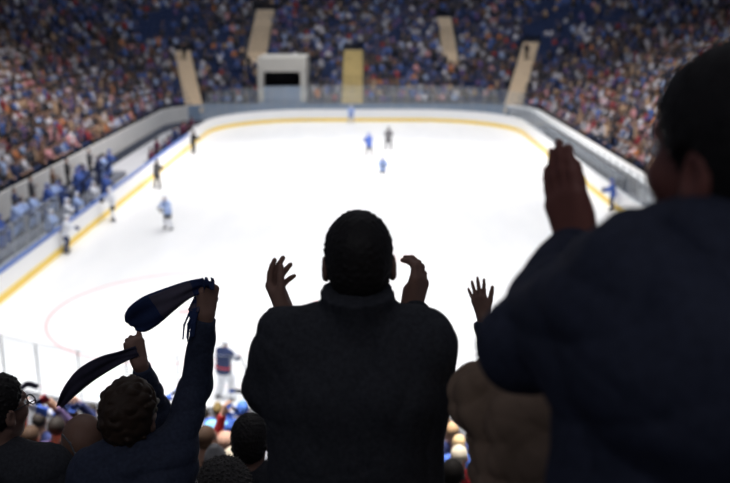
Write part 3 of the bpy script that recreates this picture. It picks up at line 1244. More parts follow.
# the goaltender close to the near goal
gf = on_ice(226, 399)
GY = -.5
g_o, gJ = player_mesh('hockey_player', gf, GY, 'navy', 'white', 'white', 'white', 'skate', .015, 1.02, True)
tag(g_o, 'goaltender in navy jersey and white leg pads near the glass', 'hockey player')
R = rotz(GY)
b = MB()
for (z0, z1, c0, rr) in ((.93, .99, 0, 1),):
    pr = [cap(gJ['pelvis'] + V(-.09, 0, .10), gJ['pelvis'] + V(.09, 0, .10), .162, None, 0, .01), half(gJ['pelvis'] + V(0, 0, .105), V(0, 0, 1), k=.003), half(gJ['pelvis'] + V(0, 0, .07), V(0, 0, -1), k=.003)]
    pts, q = sdf_mesh(pr, .012, .01)
    mesh_obj('jersey_stripe', pts @ R.T + gf, q, [mat('red_jersey_stripe', (.5, .05, .06), .8, .2, .05)], g_o)
pr = [cap(gJ['shR'] * .45 + gJ['elR'] * .55, gJ['elR'] * .6 + gJ['wrR'] * .4, .088, .08, 0, .01)]
pts, q = sdf_mesh(pr, .012, .01)
mesh_obj('sleeve_patch', pts @ R.T + gf, q, [mat('jersey_white', JERS['white'])], g_o)
# goalie stick: top-level, held
hw = gf + R @ (gJ['wrR'] + V(0, .08, 0))
base = gf + R @ V(.55, .75, .04)
pr = [cap(hw, base, .02, .024, 0, .01), cap(base, base + R @ V(-.35, .12, 0), .028, .026, 0, .01)]
pts, q = sdf_mesh(pr, .008, .01)
o = mesh_obj('goalie_stick', pts, q, [STICKM], None, origin=base)
tag(o, 'dark goaltender stick held in front of the white pads', 'hockey stick')

# benches with their players
for (BX, BZ, y0, y1, n, cols, lab, blab) in ((-15.8, .3, 33.5, 52.5, 24, ('blue', 'navy', 'blue', 'navy', 'lightblue'), 'bench player in %s jersey on the near left bench', 'long players bench behind the left boards, nearer one'),
                                     (-14.1, 0.0, 56, 70, 12, ('maroon', 'navy', 'maroon', 'grey'), 'bench player in %s jersey on the far left bench', 'long players bench behind the left boards, farther one')):
    b = MB()
    b.box((BX, (y0 + y1) / 2, BZ + .44), (.42, y1 - y0 + .6, .06))
    bo = b.build('players_bench', mat('bench_plank', (.30, .31, .34), .6, .3, .1), origin=(BX, (y0 + y1) / 2, BZ))
    tag(bo, blab, 'bench')
    for yy in np.linspace(y0, y1, 5):
        b = MB(); b.box((BX, yy, BZ + .205), (.36, .08, .41)); b.build('leg', METAL_DARK, bo)
    for i in range(n):
        c = cols[int(RNG.integers(len(cols)))]
        yy = y0 + .5 + (y1 - y0 - 1.0) * i / (n - 1) + random.uniform(-.12, .12)
        stand_up = random.random() < .35
        f = V(BX + random.uniform(-.1, .1) + ((.52 if BZ else .15) if stand_up else 0.02), yy, BZ)
        o, J = player_mesh('bench_player', f, -PI / 2 + random.uniform(-.3, .3), c, 'navy' if c != 'maroon' else 'black', c, 'white' if c in ('white',) else ('blue' if c == 'blue' else 'black'), 'skate' if stand_up else 'sit', .035)
        L_ = (lab % c.replace('lightblue', 'pale blue')) + (', standing' if stand_up else ', seated')
        tag(o, L_, 'hockey player', L_.replace('player', 'players', 1))

b = MB()
b.box((-15.7, 43, .15), (1.7, 20.6, .3))
tag(b.build('bench_platform', mat('bench_platform_rubber', (.14, .15, .18), .8, .2, .1), origin=(-15.7, 43, 0)), 'raised grey platform under the near left bench', 'platform', kind='structure')
for i, (yy, c, lb) in enumerate(((36.9, 'lightblue', 'pale blue player leaning over the left boards, nearest of five'), (39.0, 'white', 'white jersey player at the left boards, second nearest of five'), (40.4, 'lightblue', 'pale blue player at the left boards, middle of five'),
                             (43.0, 'white', 'white jersey player at the left boards, second farthest of five'), (45.2, 'blue', 'blue jersey player at the left boards, farthest of five'))):
    o, J = player_mesh('bench_player', V(-13.75, yy, 0), -PI / 2 + random.uniform(-.4, .4), c, 'navy', c, c if c != 'lightblue' else 'white', 'skate', .035)
    tag(o, lb, 'hockey player')
for i, (yy, lb) in enumerate(((37.5, 'nearest'), (41.2, 'second'), (44.0, 'third'), (46.5, 'fourth'), (49.6, 'fifth'), (53.0, 'farthest'))):
    o = bpy.data.objects.new('person', IND['stand'])
    COL.objects.link(o)
    o.location = (-17.2 + (i % 2) * .25, yy, .0)
    o.rotation_euler = (0, 0, -PI / 2)
    for j, m in enumerate((sk_m[1], top_m[(0, 2, 1, 9, 0, 1)[i]], tr_m[0], ha_m[i % 3])):
        o.material_slots[j].link = 'OBJECT'
        o.material_slots[j].material = m
    tag(o, 'coach in dark clothes standing behind the near left bench, %s of six along it' % lb, 'person')
for (pq, nq, k, lb) in (((-15.7, 80.6), (-.28, .96), 9, 'dark clothed person standing on the far left corner aisle'), ((13.5, 80.3), (.3, .95), 9, 'dark clothed person standing on the far right corner aisle')):
    o = bpy.data.objects.new('person', IND['stand'])
    COL.objects.link(o)
    q_ = V(*pq) + nrm(V(*nq)) * (k * RUN + RUN * .75)
    o.location = (q_[0], q_[1], Z_FIRST + k * RISE + RISE * .75)
    o.rotation_euler = (0, 0, PI)
    for j, m in enumerate((sk_m[0], top_m[0], tr_m[0], ha_m[1])):
        o.material_slots[j].link = 'OBJECT'
        o.material_slots[j].material = m
    tag(o, lb, 'person')
# scorers' table strip by the right boards: pale counter with dark gap
b = MB()
b.box((14.05, 58, 1.02), (.7, 22, .08))
b.box((14.35, 58, .5), (.08, 22, 1.0))
o = b.build('scorer_counter', mat('dark_counter', (.10, .11, .13), .6, .3, .05), origin=(14.05, 58, 0))
tag(o, 'long dark counter behind the right boards', 'counter')

# ================================================================== THE NEAR STAND
ROWP = [(-1.6, 9.2), (-.65, 8.75), (.35, 8.36), (1.25, 7.92), (2.2, 7.42), (3.1, 6.82), (4.0, 6.35), (4.85, 5.88), (5.7, 5.42), (6.6, 4.95), (7.5, 4.5), (8.4, 4.2), (9.3, 3.75),
        (10.2, 3.3), (11.1, 2.9), (12.0, 2.5), (12.9, 2.05), (13.8, 1.6), (14.7, 1.15), (15.6, .7), (16.5, .4), (17.6, 0)]


def tread(y):
    for i in range(len(ROWP) - 1):
        if ROWP[i][0] <= y < ROWP[i + 1][0]:
            return ROWP[i][1]
    return 0.0


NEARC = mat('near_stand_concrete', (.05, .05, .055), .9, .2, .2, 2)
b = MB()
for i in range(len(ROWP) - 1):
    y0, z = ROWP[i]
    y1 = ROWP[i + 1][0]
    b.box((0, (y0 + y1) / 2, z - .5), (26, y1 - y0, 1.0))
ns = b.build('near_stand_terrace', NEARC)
tag(ns, 'dark stepped terrace of the near stand under the standing fans', 'terrace', kind='structure')


# ------------------------------------------------------------------ foreground people
def R3(yaw, pitch=0., roll=0.):
    return frame(yaw, pitch, roll)


# 1. man clapping in the middle, seen from behind
hd = P(359, 261, 2.1)
fl = tread(hd[1])
J = skeleton(hd, fl, 0.0, 1.0)
J['neck'] = P(359, 322, 2.09)
J['shL'], J['shR'] = P(288, 343, 2.09), P(424, 345, 2.09)
J['chest'] = P(356, 395, 2.10)
J['pelvis'] = P(355, 520, 2.14)
J['hipL'], J['hipR'] = J['pelvis'] + V(-.09, 0, -.05), J['pelvis'] + V(.09, 0, -.05)
for k, sg in (('L', -1), ('R', 1)):
    J['an' + k] = V(J['hip' + k][0] + sg * .04, J['hip' + k][1], fl + .085)
    J['kn' + k] = (J['hip' + k] + J['an' + k]) / 2 + V(0, .03, 0)
arm(J, 'L', P(285, 313, 2.36), elbow=P(266, 388, 2.14))
arm(J, 'R', P(412, 311, 2.36), elbow=P(422, 386, 2.14))
hands = hand_prims(J['wrL'], P(270, 278, 2.36) - J['wrL'] + V(0, .03, 0), V(.86, -.35, .1), 1, 1.0,
                   ((.5, .25, .1), (.7, .2, .1), (.9, .2, .1), (1.1, .25, .15)), .10, (.2, .5), thumb_curl=.1)
hands += hand_prims(J['wrR'], P(421, 268, 2.36) - J['wrR'], V(-.75, .65, .1), -1, 1.08,
                    ((.2, .95, .5), (.22, .95, .5), (.25, 1., .5), (.3, 1., .5)), .0, (-.25, .12), thumb_curl=.0)
HRm = R3(0, .05, -.02)
person(J, 'man in black jacket clapping at centre, seen from behind with short hair', hands, BLACK_CLOTH, HRm,
       hair_prims(hd, HRm, 1.0, .007, -.062, .075), vox=.0045, sleeve=(.064, .056, .046), collar=(.125, .082, .088), seed=3, wr_amp=.004, jacket_extra=[cap(P(294, 400, 2.1), P(291, 620, 2.14), .05, .055, 0, .06), cap(P(419, 400, 2.1), P(419, 620, 2.14), .05, .055, 0, .06)], hair_tuft=.0025,
       hair_mat=HAIR_BLACK)

# 2. tall man close at the right edge, face in profile to the left
hd = P(737, 157, 1.06)
fl = tread(hd[1])
J = skeleton(hd, fl, 0.25, 1.06)
J['neck'] = P(760, 232, 1.03)
J['shL'], J['shR'] = P(640, 296, 1.07), P(905, 306, 1.0)
J['chest'] = P(765, 350, 1.05)
J['pelvis'] = V(J['chest'][0], J['chest'][1] - .0, fl + 1.0)
J['hipL'], J['hipR'] = J['pelvis'] + V(-.09, 0, -.05), J['pelvis'] + V(.09, 0, -.05)
for k, sg in (('L', -1), ('R', 1)):
    J['an' + k] = V(J['hip' + k][0] + sg * .04, J['hip' + k][1], fl + .085)
    J['kn' + k] = (J['hip' + k] + J['an' + k]) / 2 + V(0, .03, 0)
arm(J, 'L', P(577, 249, 1.45), elbow=P(529, 343, 1.24))
arm(J, 'R', P(760, 250, 1.45), elbow=P(930, 400, 1.15))
hands = hand_prims(J['wrL'], P(559, 170, 1.46) - J['wrL'], V(.72, .70, 0), 1, 1.1,
                   ((.0, .14, .1), (.0, .12, .1), (.0, .12, .1), (-.02, .1, .1)), -.03, (.12, .0), thumb_curl=.0)
hands += hand_prims(J['wrR'], V(-.3, .1, .9), V(-.8, -.3, 0), -1, 1.0, (.2, .2, .2, .25), .04, (.3, .3))
HRr = R3(.54, .05, 0)
rm = person(J, 'tall man in dark jacket at right edge, clapping, face in profile', hands, BLUE_BLACK, HRr,
            hair_prims(hd, HRr, 1.08, .014, -.05, .085), vox=.005, sleeve=(.085, .063, .046), collar=(.07, .075, .08), seed=8, wr_amp=.006,
            skin=SKIN_RED, head_scale=1.08, hair_tuft=.0025, wide=1.1,
            jacket_extra=[cap(P(622, 330, 1.1), P(610, 640, 1.12), .075, .085, 0, .08)])

# 3. person in taupe coat between them
hd = P(580, 345, 1.82)
fl = tread(hd[1])
J = skeleton(hd, fl, 0.0, .97)
J['shL'], J['shR'] = P(525, 418, 1.8), P(672, 420, 1.8)
J['neck'] = P(590, 404, 1.8)
J['chest'] = P(582, 470, 1.8)
J['pelvis'] = P(575, 590, 1.82)
J['hipL'], J['hipR'] = J['pelvis'] + V(-.09, 0, -.05), J['pelvis'] + V(.09, 0, -.05)
for k, sg in (('L', -1), ('R', 1)):
    J['an' + k] = V(J['hip' + k][0] + sg * .04, J['hip' + k][1], fl + .085)
    J['kn' + k] = (J['hip' + k] + J['an' + k]) / 2 + V(0, .03, 0)
arm(J, 'L', P(525, 358, 2.02), elbow=P(487, 398, 1.84))
arm(J, 'R', P(640, 360, 2.05), elbow=P(690, 470, 1.95))
hands = hand_prims(J['wrL'], V(.25, .15, .9), V(.9, .1, -.2), 1, .95, (.2, .2, .2, .2), .04, (.3, .3))
hands += hand_prims(J['wrR'], V(-.25, .15, .9), V(-.9, .1, -.2), -1, .95, (.2, .2, .2, .2), .04, (.3, .3))
HRt = R3(-.1, .1, 0)
person(J, 'person in taupe coat half hidden behind the right man\'s sleeve', hands, TAUPE, HRt, hair_prims(hd, HRt, .97, .012, -.07, .08), vox=.0065,
       sleeve=(.085, .072, .05), collar=(.06, .085, .09), seed=14, wr_amp=.013, wide=1.25)

# 4. person behind the coat, one open hand raised
hd = P(545, 352, 3.9)
fl = tread(hd[1])
J = skeleton(hd, fl, 0.0, (hd[2] - fl) / 1.62)
arm(J, 'L', P(484, 317, 3.75), elbow=P(497, 374, 3.8))
J['shL'] = P(512, 402, 3.9)
arm(J, 'R')
hands = hand_prims(J['wrL'], P(475, 283, 3.75) - J['wrL'], V(.5, .8, 0), 1, 1.04, ((.05, .05, .05),) * 4, .16, (.55, .1), thumb_curl=.0)
hands += hand_prims(J['wrR'], V(0, .1, -1), V(-1, 0, 0), -1, 1.0)
HRk = R3(0)
person(J, 'fan with one open hand raised above the taupe coat', hands, NAVY_CLOTH, HRk, hair_prims(hd, HRk, J['s'], .008), vox=.0065, seed=21, sleeve=(.062, .05, .04))

# 5. boy with raised arm swinging a towel
hd = P(130, 415, 2.6)
fl = tread(hd[1])
J = skeleton(hd, fl, -.12, .92)
J['neck'] = P(128, 458, 2.58)
J['shL'], J['shR'] = P(97, 474, 2.57), P(172, 462, 2.6)
J['chest'] = P(135, 510, 2.58)
arm(J, 'L', P(95, 560, 2.75), elbow=P(82, 560, 2.6))
arm(J, 'R', P(206, 314, 2.64), elbow=P(195, 386, 2.70))
J['s'] = .96
hands = fist(J, 'R', P(208, 290, 2.64) - J['wrR'], V(-.6, .75, .2))
J['s'] = .92
hands += hand_prims(J['wrL'], V(.1, .5, -.6), V(1, 0, 0), 1, .95)
HRy = R3(-.15, .0, .06)
person(J, 'boy with tousled dark hair in navy jacket, arm raised high with a towel', hands, NAVY_CLOTH, HRy,
       hair_prims(hd, HRy, .9, .016, -.055, .085), vox=.005, sleeve=(.064, .054, .038), collar=(.05, .07, .075), seed=31, wr_amp=.004, hair_tuft=.0055, hair_freq=190.0,
       head_scale=.9, hair_mat=HAIR_BROWN)

# 6. fan hidden by the boy, holding the second towel with his thumb up
hd = P(131, 424, 3.3)
fl = tread(hd[1])
J = skeleton(hd, fl, 0.0, .98)
J['shR'] = P(160, 478, 3.3)
arm(J, 'R', P(140, 364, 3.05), elbow=P(159, 412, 3.18))
arm(J, 'L')
hands = fist(J, 'R', P(136, 348, 3.05) - J['wrR'], V(-.75, .6, 0), thumb=(.25, .1), thumb_curl=.0)
hands += hand_prims(J['wrL'], V(0, .1, -1), V(1, 0, 0), 1, .95)
HRz = R3(0.1)
person(J, 'fan hidden behind the boy, sleeved arm raised holding a long dark scarf', hands, NAVY_CLOTH, HRz, hair_prims(hd, HRz, .98, .007), vox=.006,
       seed=37, sleeve=(.06, .045, .036))

# 7. man with glasses at the left edge
hd = P(-2, 408, 3.0)
fl = tread(hd[1])
J = skeleton(hd, fl, -.1, 1.0)
J['shR'] = P(50, 470, 3.0)
arm(J, 'L'); arm(J, 'R')
hands = hand_prims(J['wrL'], V(0, .2, -1), V(1, 0, 0), 1, 1.0) + hand_prims(J['wrR'], V(0, .2, -1), V(-1, 0, 0), -1, 1.0)
HRg = R3(-.55, .05, 0)
gm = person(J, 'man with glasses and black jacket at the left edge', hands, BLACK_CLOTH, HRg, hair_prims(hd, HRg, 1.0, .008, -.05, .07), vox=.006,
            seed=43, sleeve=(.068, .058, .046), collar=(.06, .075, .08))
glasses(gm, hd, HRg, 1.0)
pr = []
pz = [P(58, 440, 2.9), P(66, 449, 2.9), P(72, 462, 2.9), P(78, 480, 2.91), P(81, 496, 2.92)]
for i in range(4):
    pr.append(cap(pz[i] + V(0, .04, 0), pz[i + 1] + V(0, .04, 0), .0035, None, 0, .003))
pts, q = sdf_mesh(pr, .003, .004)
pi_ = mesh_obj('piping', pts, q, [PIPING], [c for c in gm.children if c.name.startswith('jacket')][0])
pi_['label'] = 'pale reflective piping'

# 8. bald man with glasses
hd = P(84, 444, 3.25)
fl = tread(hd[1])
J = skeleton(hd, fl, 0.05, 1.0)
arm(J, 'L'); arm(J, 'R')
hands = hand_prims(J['wrL'], V(0, .2, -1), V(1, 0, 0), 1, 1.0) + hand_prims(J['wrR'], V(0, .2, -1), V(-1, 0, 0), -1, 1.0)
HRb = R3(.05, .1, 0)
bm_ = person(J, 'bald man with glasses between the man in black and the boy', hands, BLUE_BLACK, HRb, None, skin=SKIN_DARK, vox=.006, seed=47)
glasses(bm_, hd, HRb, 1.0)

# 9. dark haired person just left of the clapping man
hd = P(251, 440, 4.0)
fl = tread(hd[1])
J = skeleton(hd, fl, 0.0, (hd[2] - fl) / 1.62)
arm(J, 'L'); arm(J, 'R')
hands = hand_prims(J['wrL'], V(0, .2, -1), V(1, 0, 0), 1, J['s']) + hand_prims(J['wrR'], V(0, .2, -1), V(-1, 0, 0), -1, J['s'])
HRd = R3(-.1, .05, 0)
person(J, 'dark haired person low beside the clapping man\'s left elbow', hands, BLACK_CLOTH, HRd, hair_prims(hd, HRd, 1.0, .012, -.11, .06), vox=.007, seed=51,
       head_scale=1.0)

# 10. fluffy hood in the bottom gap
hd = P(224, 494, 3.25)
fl = tread(hd[1])
J = skeleton(hd, fl, 0.1, (hd[2] - fl) / 1.62)
arm(J, 'L'); arm(J, 'R')
hands = hand_prims(J['wrL'], V(0, .2, -1), V(1, 0, 0), 1, J['s']) + hand_prims(J['wrR'], V(0, .2, -1), V(-1, 0, 0), -1, J['s'])
HRe = R3(.1)
hs = .98
ep = person(J, 'person with fluffy dark grey hair at the bottom edge', hands, BLACK_CLOTH, HRe, hair_prims(hd, HRe, hs, .026, -.10, .06), vox=.007, seed=57,
            head_scale=hs, hair_tuft=.014, hair_mat=HAIR_GREY)


# ------------------------------------------------------------------ towels and scarves
def catmull(pts, n):
    pts = [np.asarray(p, float) for p in pts]
    p = [2 * pts[0] - pts[1]] + pts + [2 * pts[-1] - pts[-2]]
    out = []
    m = len(pts) - 1
    for i in range(n + 1):
        t = i / n * m
        k = min(int(t), m - 1)
        u = t - k
        a, b_, c, d = p[k], p[k + 1], p[k + 2], p[k + 3]
        out.append(.5 * (2 * b_ + (c - a) * u + (2 * a - 5 * b_ + 4 * c - d) * u * u + (3 * b_ - a - 3 * c + d) * u ** 3))
    return out


def towel(name, label, pts, widths, wdirs, mats, stripe=None, th=.008, n=40, m=10, ripple=.008, seed=0, fringe=0, cat='towel', group=None, droop=.0):
    C = catmull(pts, n)
    W = catmull([V(w, 0, 0) for w in widths], n)
    D = catmull(wdirs, n)
    r = random.Random(seed)
    ph = [r.uniform(0, 6) for _ in range(4)]
    top, nor = [], []
    for i in range(n + 1):
        t = nrm(C[min(i + 1, n)] - C[max(i - 1, 0)])
        d = nrm(D[i] - t * (D[i] @ t))
        nv = np.cross(t, d)
        for j in range(m + 1):
            u = j / m - .5
            rp = ripple * (math.sin(6 * u + ph[0] + i * .22) + .6 * math.sin(13 * u + ph[1] - i * .15))
            top.append(C[i] + d * u * W[i][0] + nv * (rp + droop * (u * u)))
            nor.append(nv)
    top, nor = np.array(top), np.array(nor)
    N = len(top)
    v = np.concatenate([top + nor * th / 2, top - nor * th / 2])
    f, fm = [], []
    idx = lambda i, j, s: s * N + i * (m + 1) + j
    for i in range(n):
        for j in range(m):
            mi = 0
            if stripe and any(a <= i / n < b_ for a, b_ in stripe):
                mi = 1
            f.append([idx(i, j, 0), idx(i, j + 1, 0), idx(i + 1, j + 1, 0), idx(i + 1, j, 0)]); fm.append(mi)
            f.append([idx(i, j, 1), idx(i + 1, j, 1), idx(i + 1, j + 1, 1), idx(i, j + 1, 1)]); fm.append(mi)
        for j in (0, m):
            f.append([idx(i, j, 0), idx(i + 1, j, 0), idx(i + 1, j, 1), idx(i, j, 1)] if j == 0 else [idx(i, j, 0), idx(i, j, 1), idx(i + 1, j, 1), idx(i + 1, j, 0)]); fm.append(0)
    for i in (0, n):
        for j in range(m):
            q = [idx(i, j, 0), idx(i, j, 1), idx(i, j + 1, 1), idx(i, j + 1, 0)]
            f.append(q if i == 0 else q[::-1]); fm.append(0)
    o = mesh_obj(name, v, np.array(f), mats, None, fm, True, C[0])
    tag(o, label, cat, group)
    if fringe:
        pr = []
        e = nrm(C[0] - C[1])
        for j in range(fringe):
            u = (j + .5) / fringe - .5
            d = nrm(D[0])
            p0 = C[0] + d * u * W[0][0]
            p1 = p0 + e * .03 + V(0, 0, -.012) + V(r.uniform(-1, 1), r.uniform(-1, 1), r.uniform(-1, 1)) * .006
            pr += [cap(p0 - e * .01, p1, .0035, .003, 0, .003), cap(p1, p1 + e * .015 + V(0, 0, -.03), .003, .0025, 0, .003)]
        q_, qq = sdf_mesh(pr, .002, .003)
        mesh_obj('fringe', q_, qq, [mats[0]], o)
    return o


T_NAVY = mat('navy_towel_cloth', (.03, .048, .13), .9, .2, .2, 50)
T_GREY = mat('grey_purple_towel_cloth', (.12, .105, .145), .9, .2, .2, 50)
T_DARK = mat('blackish_towel_cloth', (.055, .05, .08), .9, .2, .2, 50)
T_BLUE = mat('blue_towel_cloth', (.06, .13, .50), .85, .2, .1, 50)
T_WHITE = mat('white_towel_cloth', (.70, .72, .80), .85, .2, .05, 50)
T_RED = mat('red_towel_cloth', (.40, .04, .06), .85, .2, .1, 50)

z1 = 2.62
towel('scarf', 'navy scarf swung out from the boy\'s raised fist', [P(214, 284, z1), P(203, 285, z1), P(188, 290, z1 - .02), P(168, 301, z1 - .05), P(150, 311, z1 - .05), P(137, 320, z1 - .03), P(131, 324, z1 - .02)],
      [.035, .042, .052, .075, .095, .085, .045], [P(205, 278, z1) - P(207, 291, z1), P(196, 278, z1) - P(199, 293, z1), V(-.25, -.1, 1), V(-.35, -.2, 1), V(-.45, -.25, .9), V(-.4, -.2, .9), V(-.4, -.2, .9)],
      [T_NAVY, T_GREY], [(.3, .58)], .014, ripple=.004, seed=1, fringe=0, cat='scarf')
towel('scarf_end', 'short fringed end of the swung scarf hanging from the fist', [P(213, 285, z1 + .03), P(206, 288, z1 + .03), P(200, 296, z1 + .02), P(197, 304, z1 + .01), P(194, 312, z1)][::-1],
      [.035, .035, .032, .03, .03], [V(1, 0, .35), V(1, 0, .3), V(.9, 0, .5), V(.5, 0, .9), V(.2, 0, 1)], [T_NAVY, T_GREY], [(.0, .25)], .008, ripple=.004, seed=4, fringe=8, cat='scarf')
z2 = 3.02
towel('scarf', 'long blackish scarf sweeping down left from the hand behind the boy', [P(137, 351, z2), P(122, 356, z2), P(104, 364, z2), P(84, 377, z2 + .02), P(70, 391, z2 + .05), P(60, 406, z2 + .1)],
      [.035, .042, .06, .065, .05, .02], [V(0, 0, 1), V(-.1, -.1, 1), V(-.3, -.1, 1), V(-.5, -.1, .8), V(-.6, 0, .7), V(-.6, 0, .6)],
      [T_DARK, T_GREY], [(.0, .0)], .010, ripple=.004, seed=2, cat='scarf')

# ------------------------------------------------------------------ fans in the front rows, seen in the gaps
CLO = {'red': (.45, .03, .04), 'orange red': (.50, .09, .05), 'blue': (.06, .13, .45), 'navy': (.03, .04, .12), 'black': (.02, .02, .024), 'white': (.72, .72, .76), 'grey': (.16, .16, .17), 'purple': (.10, .07, .16), 'brown': (.14, .09, .06)}
HCOL = {'dark': (.02, .016, .014), 'brown': (.07, .04, .025), 'olive beanie': (.16, .11, .04), 'sky blue cap': (.22, .52, .78), 'blue cap': (.05, .12, .38), 'bald': (.52, .31, .23), 'blond': (.55, .38, .2), 'white hair': (.75, .65, .5), 'grey hat': (.09, .09, .10), 'sandy': (.38, .24, .13)}
NF = []


def PF(px, py, zc):
    return P(px, py, zc * 1.18)


def fan(px, py, zc, top, hair, label, lh=None, rh=None, yaw=0.0, vox=.016, z_l=0, z_r=0):
    zc *= 1.18
    hd = P(px, py, zc)
    fl = tread(hd[1])
    H = hd[2] - fl
    s = min(max(H / 1.62, .8), 1.08)
    seated = H < 1.35
    if seated:
        s = .98
    NF.append((label, round(H, 2), round(hd[1], 2)))
    J = skeleton(hd, fl, yaw, s, 0, seated)
    for k, t, dz in (('L', lh, z_l), ('R', rh, z_r)):
        if t is None:
            arm(J, k, J['sh' + k] + J['R'] @ V(.08 if k == 'L' else -.08, .3, -.2) * s)
        else:
            arm(J, k, P(t[0], t[1], zc + dz), pole=J['R'] @ V(-.25 if k == 'L' else .25, .9, -.4))
    h = J['head']
    R = J['R']
    L = [q for q in head_prims(h, R, s * 1.02)]
    for q in L:
        q['mat'] = 0
    L.append(ell(h + R @ V(0, -.022, .036) * s, np.array((.083, .098, .092)) * s, R, 3, .01))
    if 'cap' in hair:
        L.append(ell(h + R @ V(0, .10, .055) * s, np.array((.06, .07, .012)) * s, R, 3, .01))
    if 'beanie' in hair or 'hat' in hair:
        L.append(cap(h + R @ V(0, -.02, .09) * s, h + R @ V(0, -.03, .12) * s, .06 * s, .045 * s, 3, .03))
    L.append(cap(h + V(0, 0, -.08) * s, J['neck'], .055 * s, .06 * s, 0))
    L += torso_prims(J, .02, 1, .05)
    for k in 'LR':
        d = nrm(J['wr' + k] - J['el' + k])
        sg = 1 if k == 'L' else -1
        L += [cap(J['sh' + k], J['el' + k], .06 * s, .052 * s, 1), cap(J['el' + k], J['wr' + k] - d * .01, .052 * s, .042 * s, 1, flat=True), cap(J['wr' + k] - d * .05, J['wr' + k] + d * .02, .028 * s, .026 * s, 0, .01)]
        L += hand_prims(J['wr' + k], d, V(sg, .5, 0), sg, s * 1.08, (.3, .35, .4, .45), .1, (.7, .4), 0)
        L += [cap(J['hip' + k], J['kn' + k], .085 * s, .065 * s, 2), cap(J['kn' + k], J['an' + k], .065 * s, .05 * s, 2),
              cap(J['an' + k] + V(0, 0, -.03), J['an' + k] + R @ V(0, .14, -.045) * s, .045 * s, .04 * s, 2)]
    pts, q = sdf_mesh(L, vox, .02)
    foot = V(hd[0], hd[1], fl)
    ms = [sk_m[int(RNG.integers(3))], mat('fan_' + top.replace(' ', '_') + '_cloth', CLO[top], .85, .2, .15, 14), tr_m[0], mat('fan_' + hair.replace(' ', '_'), HCOL[hair], .7, .2, .15, 40)]
    o = mesh_obj('person', pts, q, ms, None, face_mats(pts, q, L), origin=foot)
    return tag(o, label, 'person'), J


V_UP = V(0, 0, 1)
# left gap
fan(31, 437, 7.0, 'orange red', 'brown', 'fan in orange-red sleeve raising one hand beside the glasses man', lh=(24, 409), rh=None)
fan(40, 421, 9.5, 'navy', 'dark', 'dark haired fan in navy behind the orange-red sleeve', rh=(50, 404))
fan(57, 428, 7.4, 'purple', 'dark', 'fan in purple raising a dark forearm left of the bald man', rh=(55, 407))
fan(72, 420, 8.0, 'navy', 'brown', 'fan holding both hands up above the bald head', rh=(78, 403), lh=(66, 404))
fan(92, 411, 11.5, 'black', 'dark', 'dark haired fan just left of the boy\'s hair')
fan(170, 424, 8.5, 'navy', 'dark', 'fan with raised forearm seen inside the boy\'s raised arm', lh=(167, 400))
fan(110, 423, 10.5, 'blue', 'brown', 'brown haired fan in blue behind the boy\'s head')
# middle gap
fan(218, 410, 11.0, 'blue', 'olive beanie', 'fan in blue with an olive beanie below the goaltender')
fan(243, 409, 10.5, 'blue', 'blue cap', 'fan in blue cap next to the clapping man\'s sleeve', lh=(230, 408))
fan(226, 443, 6.9, 'red', 'bald', 'bald fan in red with one arm straight up', lh=(225, 407))
fan(214, 431, 7.5, 'black', 'sky blue cap', 'fan in a sky blue cap in the gap beside the boy\'s arm', yaw=-.9)
fan(206, 440, 6.2, 'black', 'brown', 'brown haired fan below the sky blue cap', yaw=-.5)
fan(216, 462, 5.3, 'black', 'grey hat', 'fan in a dark grey hat in front of the fluffy hair')
fan(233, 460, 6.0, 'grey', 'white hair', 'fan with white hair low in the middle gap')
fan(205, 414, 12.5, 'white', 'dark', 'fan in white behind the boy\'s sleeve')
# right gap
fan(445, 425, 9.5, 'white', 'brown', 'fan in white with sleeve raised by the clapping man', lh=(442, 411))
fan(452, 431, 8.6, 'navy', 'sandy', 'sandy haired fan in navy in the right gap')
fan(459, 444, 7.6, 'blue', 'blond', 'blond fan in blue under the taupe elbow')
fan(459, 457, 6.4, 'red', 'white hair', 'white haired fan in red in the right gap')
fan(452, 475, 5.0, 'black', 'dark', 'dark haired fan lowest in the right gap')
fan(470, 440, 9.8, 'navy', 'dark', 'dark haired fan partly behind the taupe sleeve')
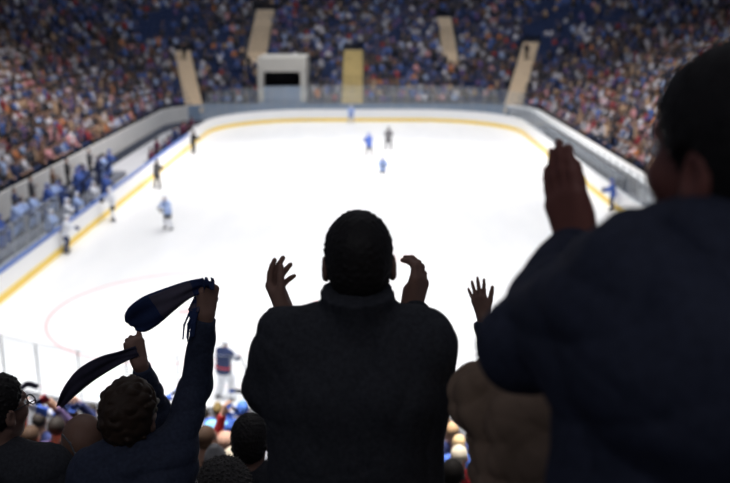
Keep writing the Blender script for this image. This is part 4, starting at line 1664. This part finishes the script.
# small towels, scarves and flags they wave
zt = 8.6
towel('towel', 'dark scarf in the air beside the glasses man\'s forehead', [PF(20, 389, 6), PF(28, 384, 6), PF(38, 386, 6)], [.035, .045, .04], [V(0, 0, 1), V(.1, 0, 1), V(.2, 0, 1)], [T_DARK, T_GREY], None, .01, 14, 5, .01, 3, cat='scarf')
towel('towel', 'red and navy towel waved at the left below the glass', [PF(34, 404, 7), PF(41, 401, 7), PF(48, 397, 7)], [.03, .06, .085], [V(-.1, 0, 1), V(-.2, 0, 1), V(-.3, 0, 1)], [T_NAVY, T_RED], [(.45, .95)], .01, 14, 6, .012, 5)
towel('towel', 'blue and white towel stretched over the fans at left', [PF(24, 401, 9.3), PF(36, 408, 9.3), PF(48, 412, 9.3), PF(58, 414, 9.3)], [.08, .12, .14, .12], [V(0, .1, 1)] * 4, [T_WHITE, T_BLUE], [(.3, .62), (.8, 1)], .01, 18, 6, .015, 6)
towel('towel', 'dark blue towel between two raised hands above the bald head', [PF(64, 404, 7.95), PF(72, 409, 7.9), PF(80, 403, 7.95)], [.06, .09, .06], [V(0, .1, 1)] * 3, [T_NAVY, T_BLUE], [(.35, .6)], .01, 16, 6, .015, 7)
towel('towel', 'blue and white towel held up inside the boy\'s raised arm', [PF(166, 398, 8.45), PF(173, 396, 8.4), PF(181, 390, 8.4)], [.06, .10, .08], [V(.2, .1, 1)] * 3, [T_BLUE, T_WHITE], [(.4, .7)], .01, 16, 6, .015, 8)
towel('towel', 'blue and white scarf waved beside the blue cap', [PF(226, 404, 10.2), PF(233, 409, 10.2), PF(241, 414, 10.2)], [.09, .11, .09], [V(.3, .1, 1)] * 3, [T_BLUE, T_WHITE], [(.3, .6)], .01, 16, 6, .015, 9, cat='scarf')
towel('towel', 'narrow black and blue scarf stretched out in front of the goaltender\'s pads', [PF(229, 391, 12.6), PF(236, 390.5, 12.6), PF(244, 392, 12.6)], [.06, .06, .06], [V(0, .1, 1)] * 3, [T_DARK, T_BLUE], [(.0, .4)], .01, 12, 4, .01, 10, cat='scarf')
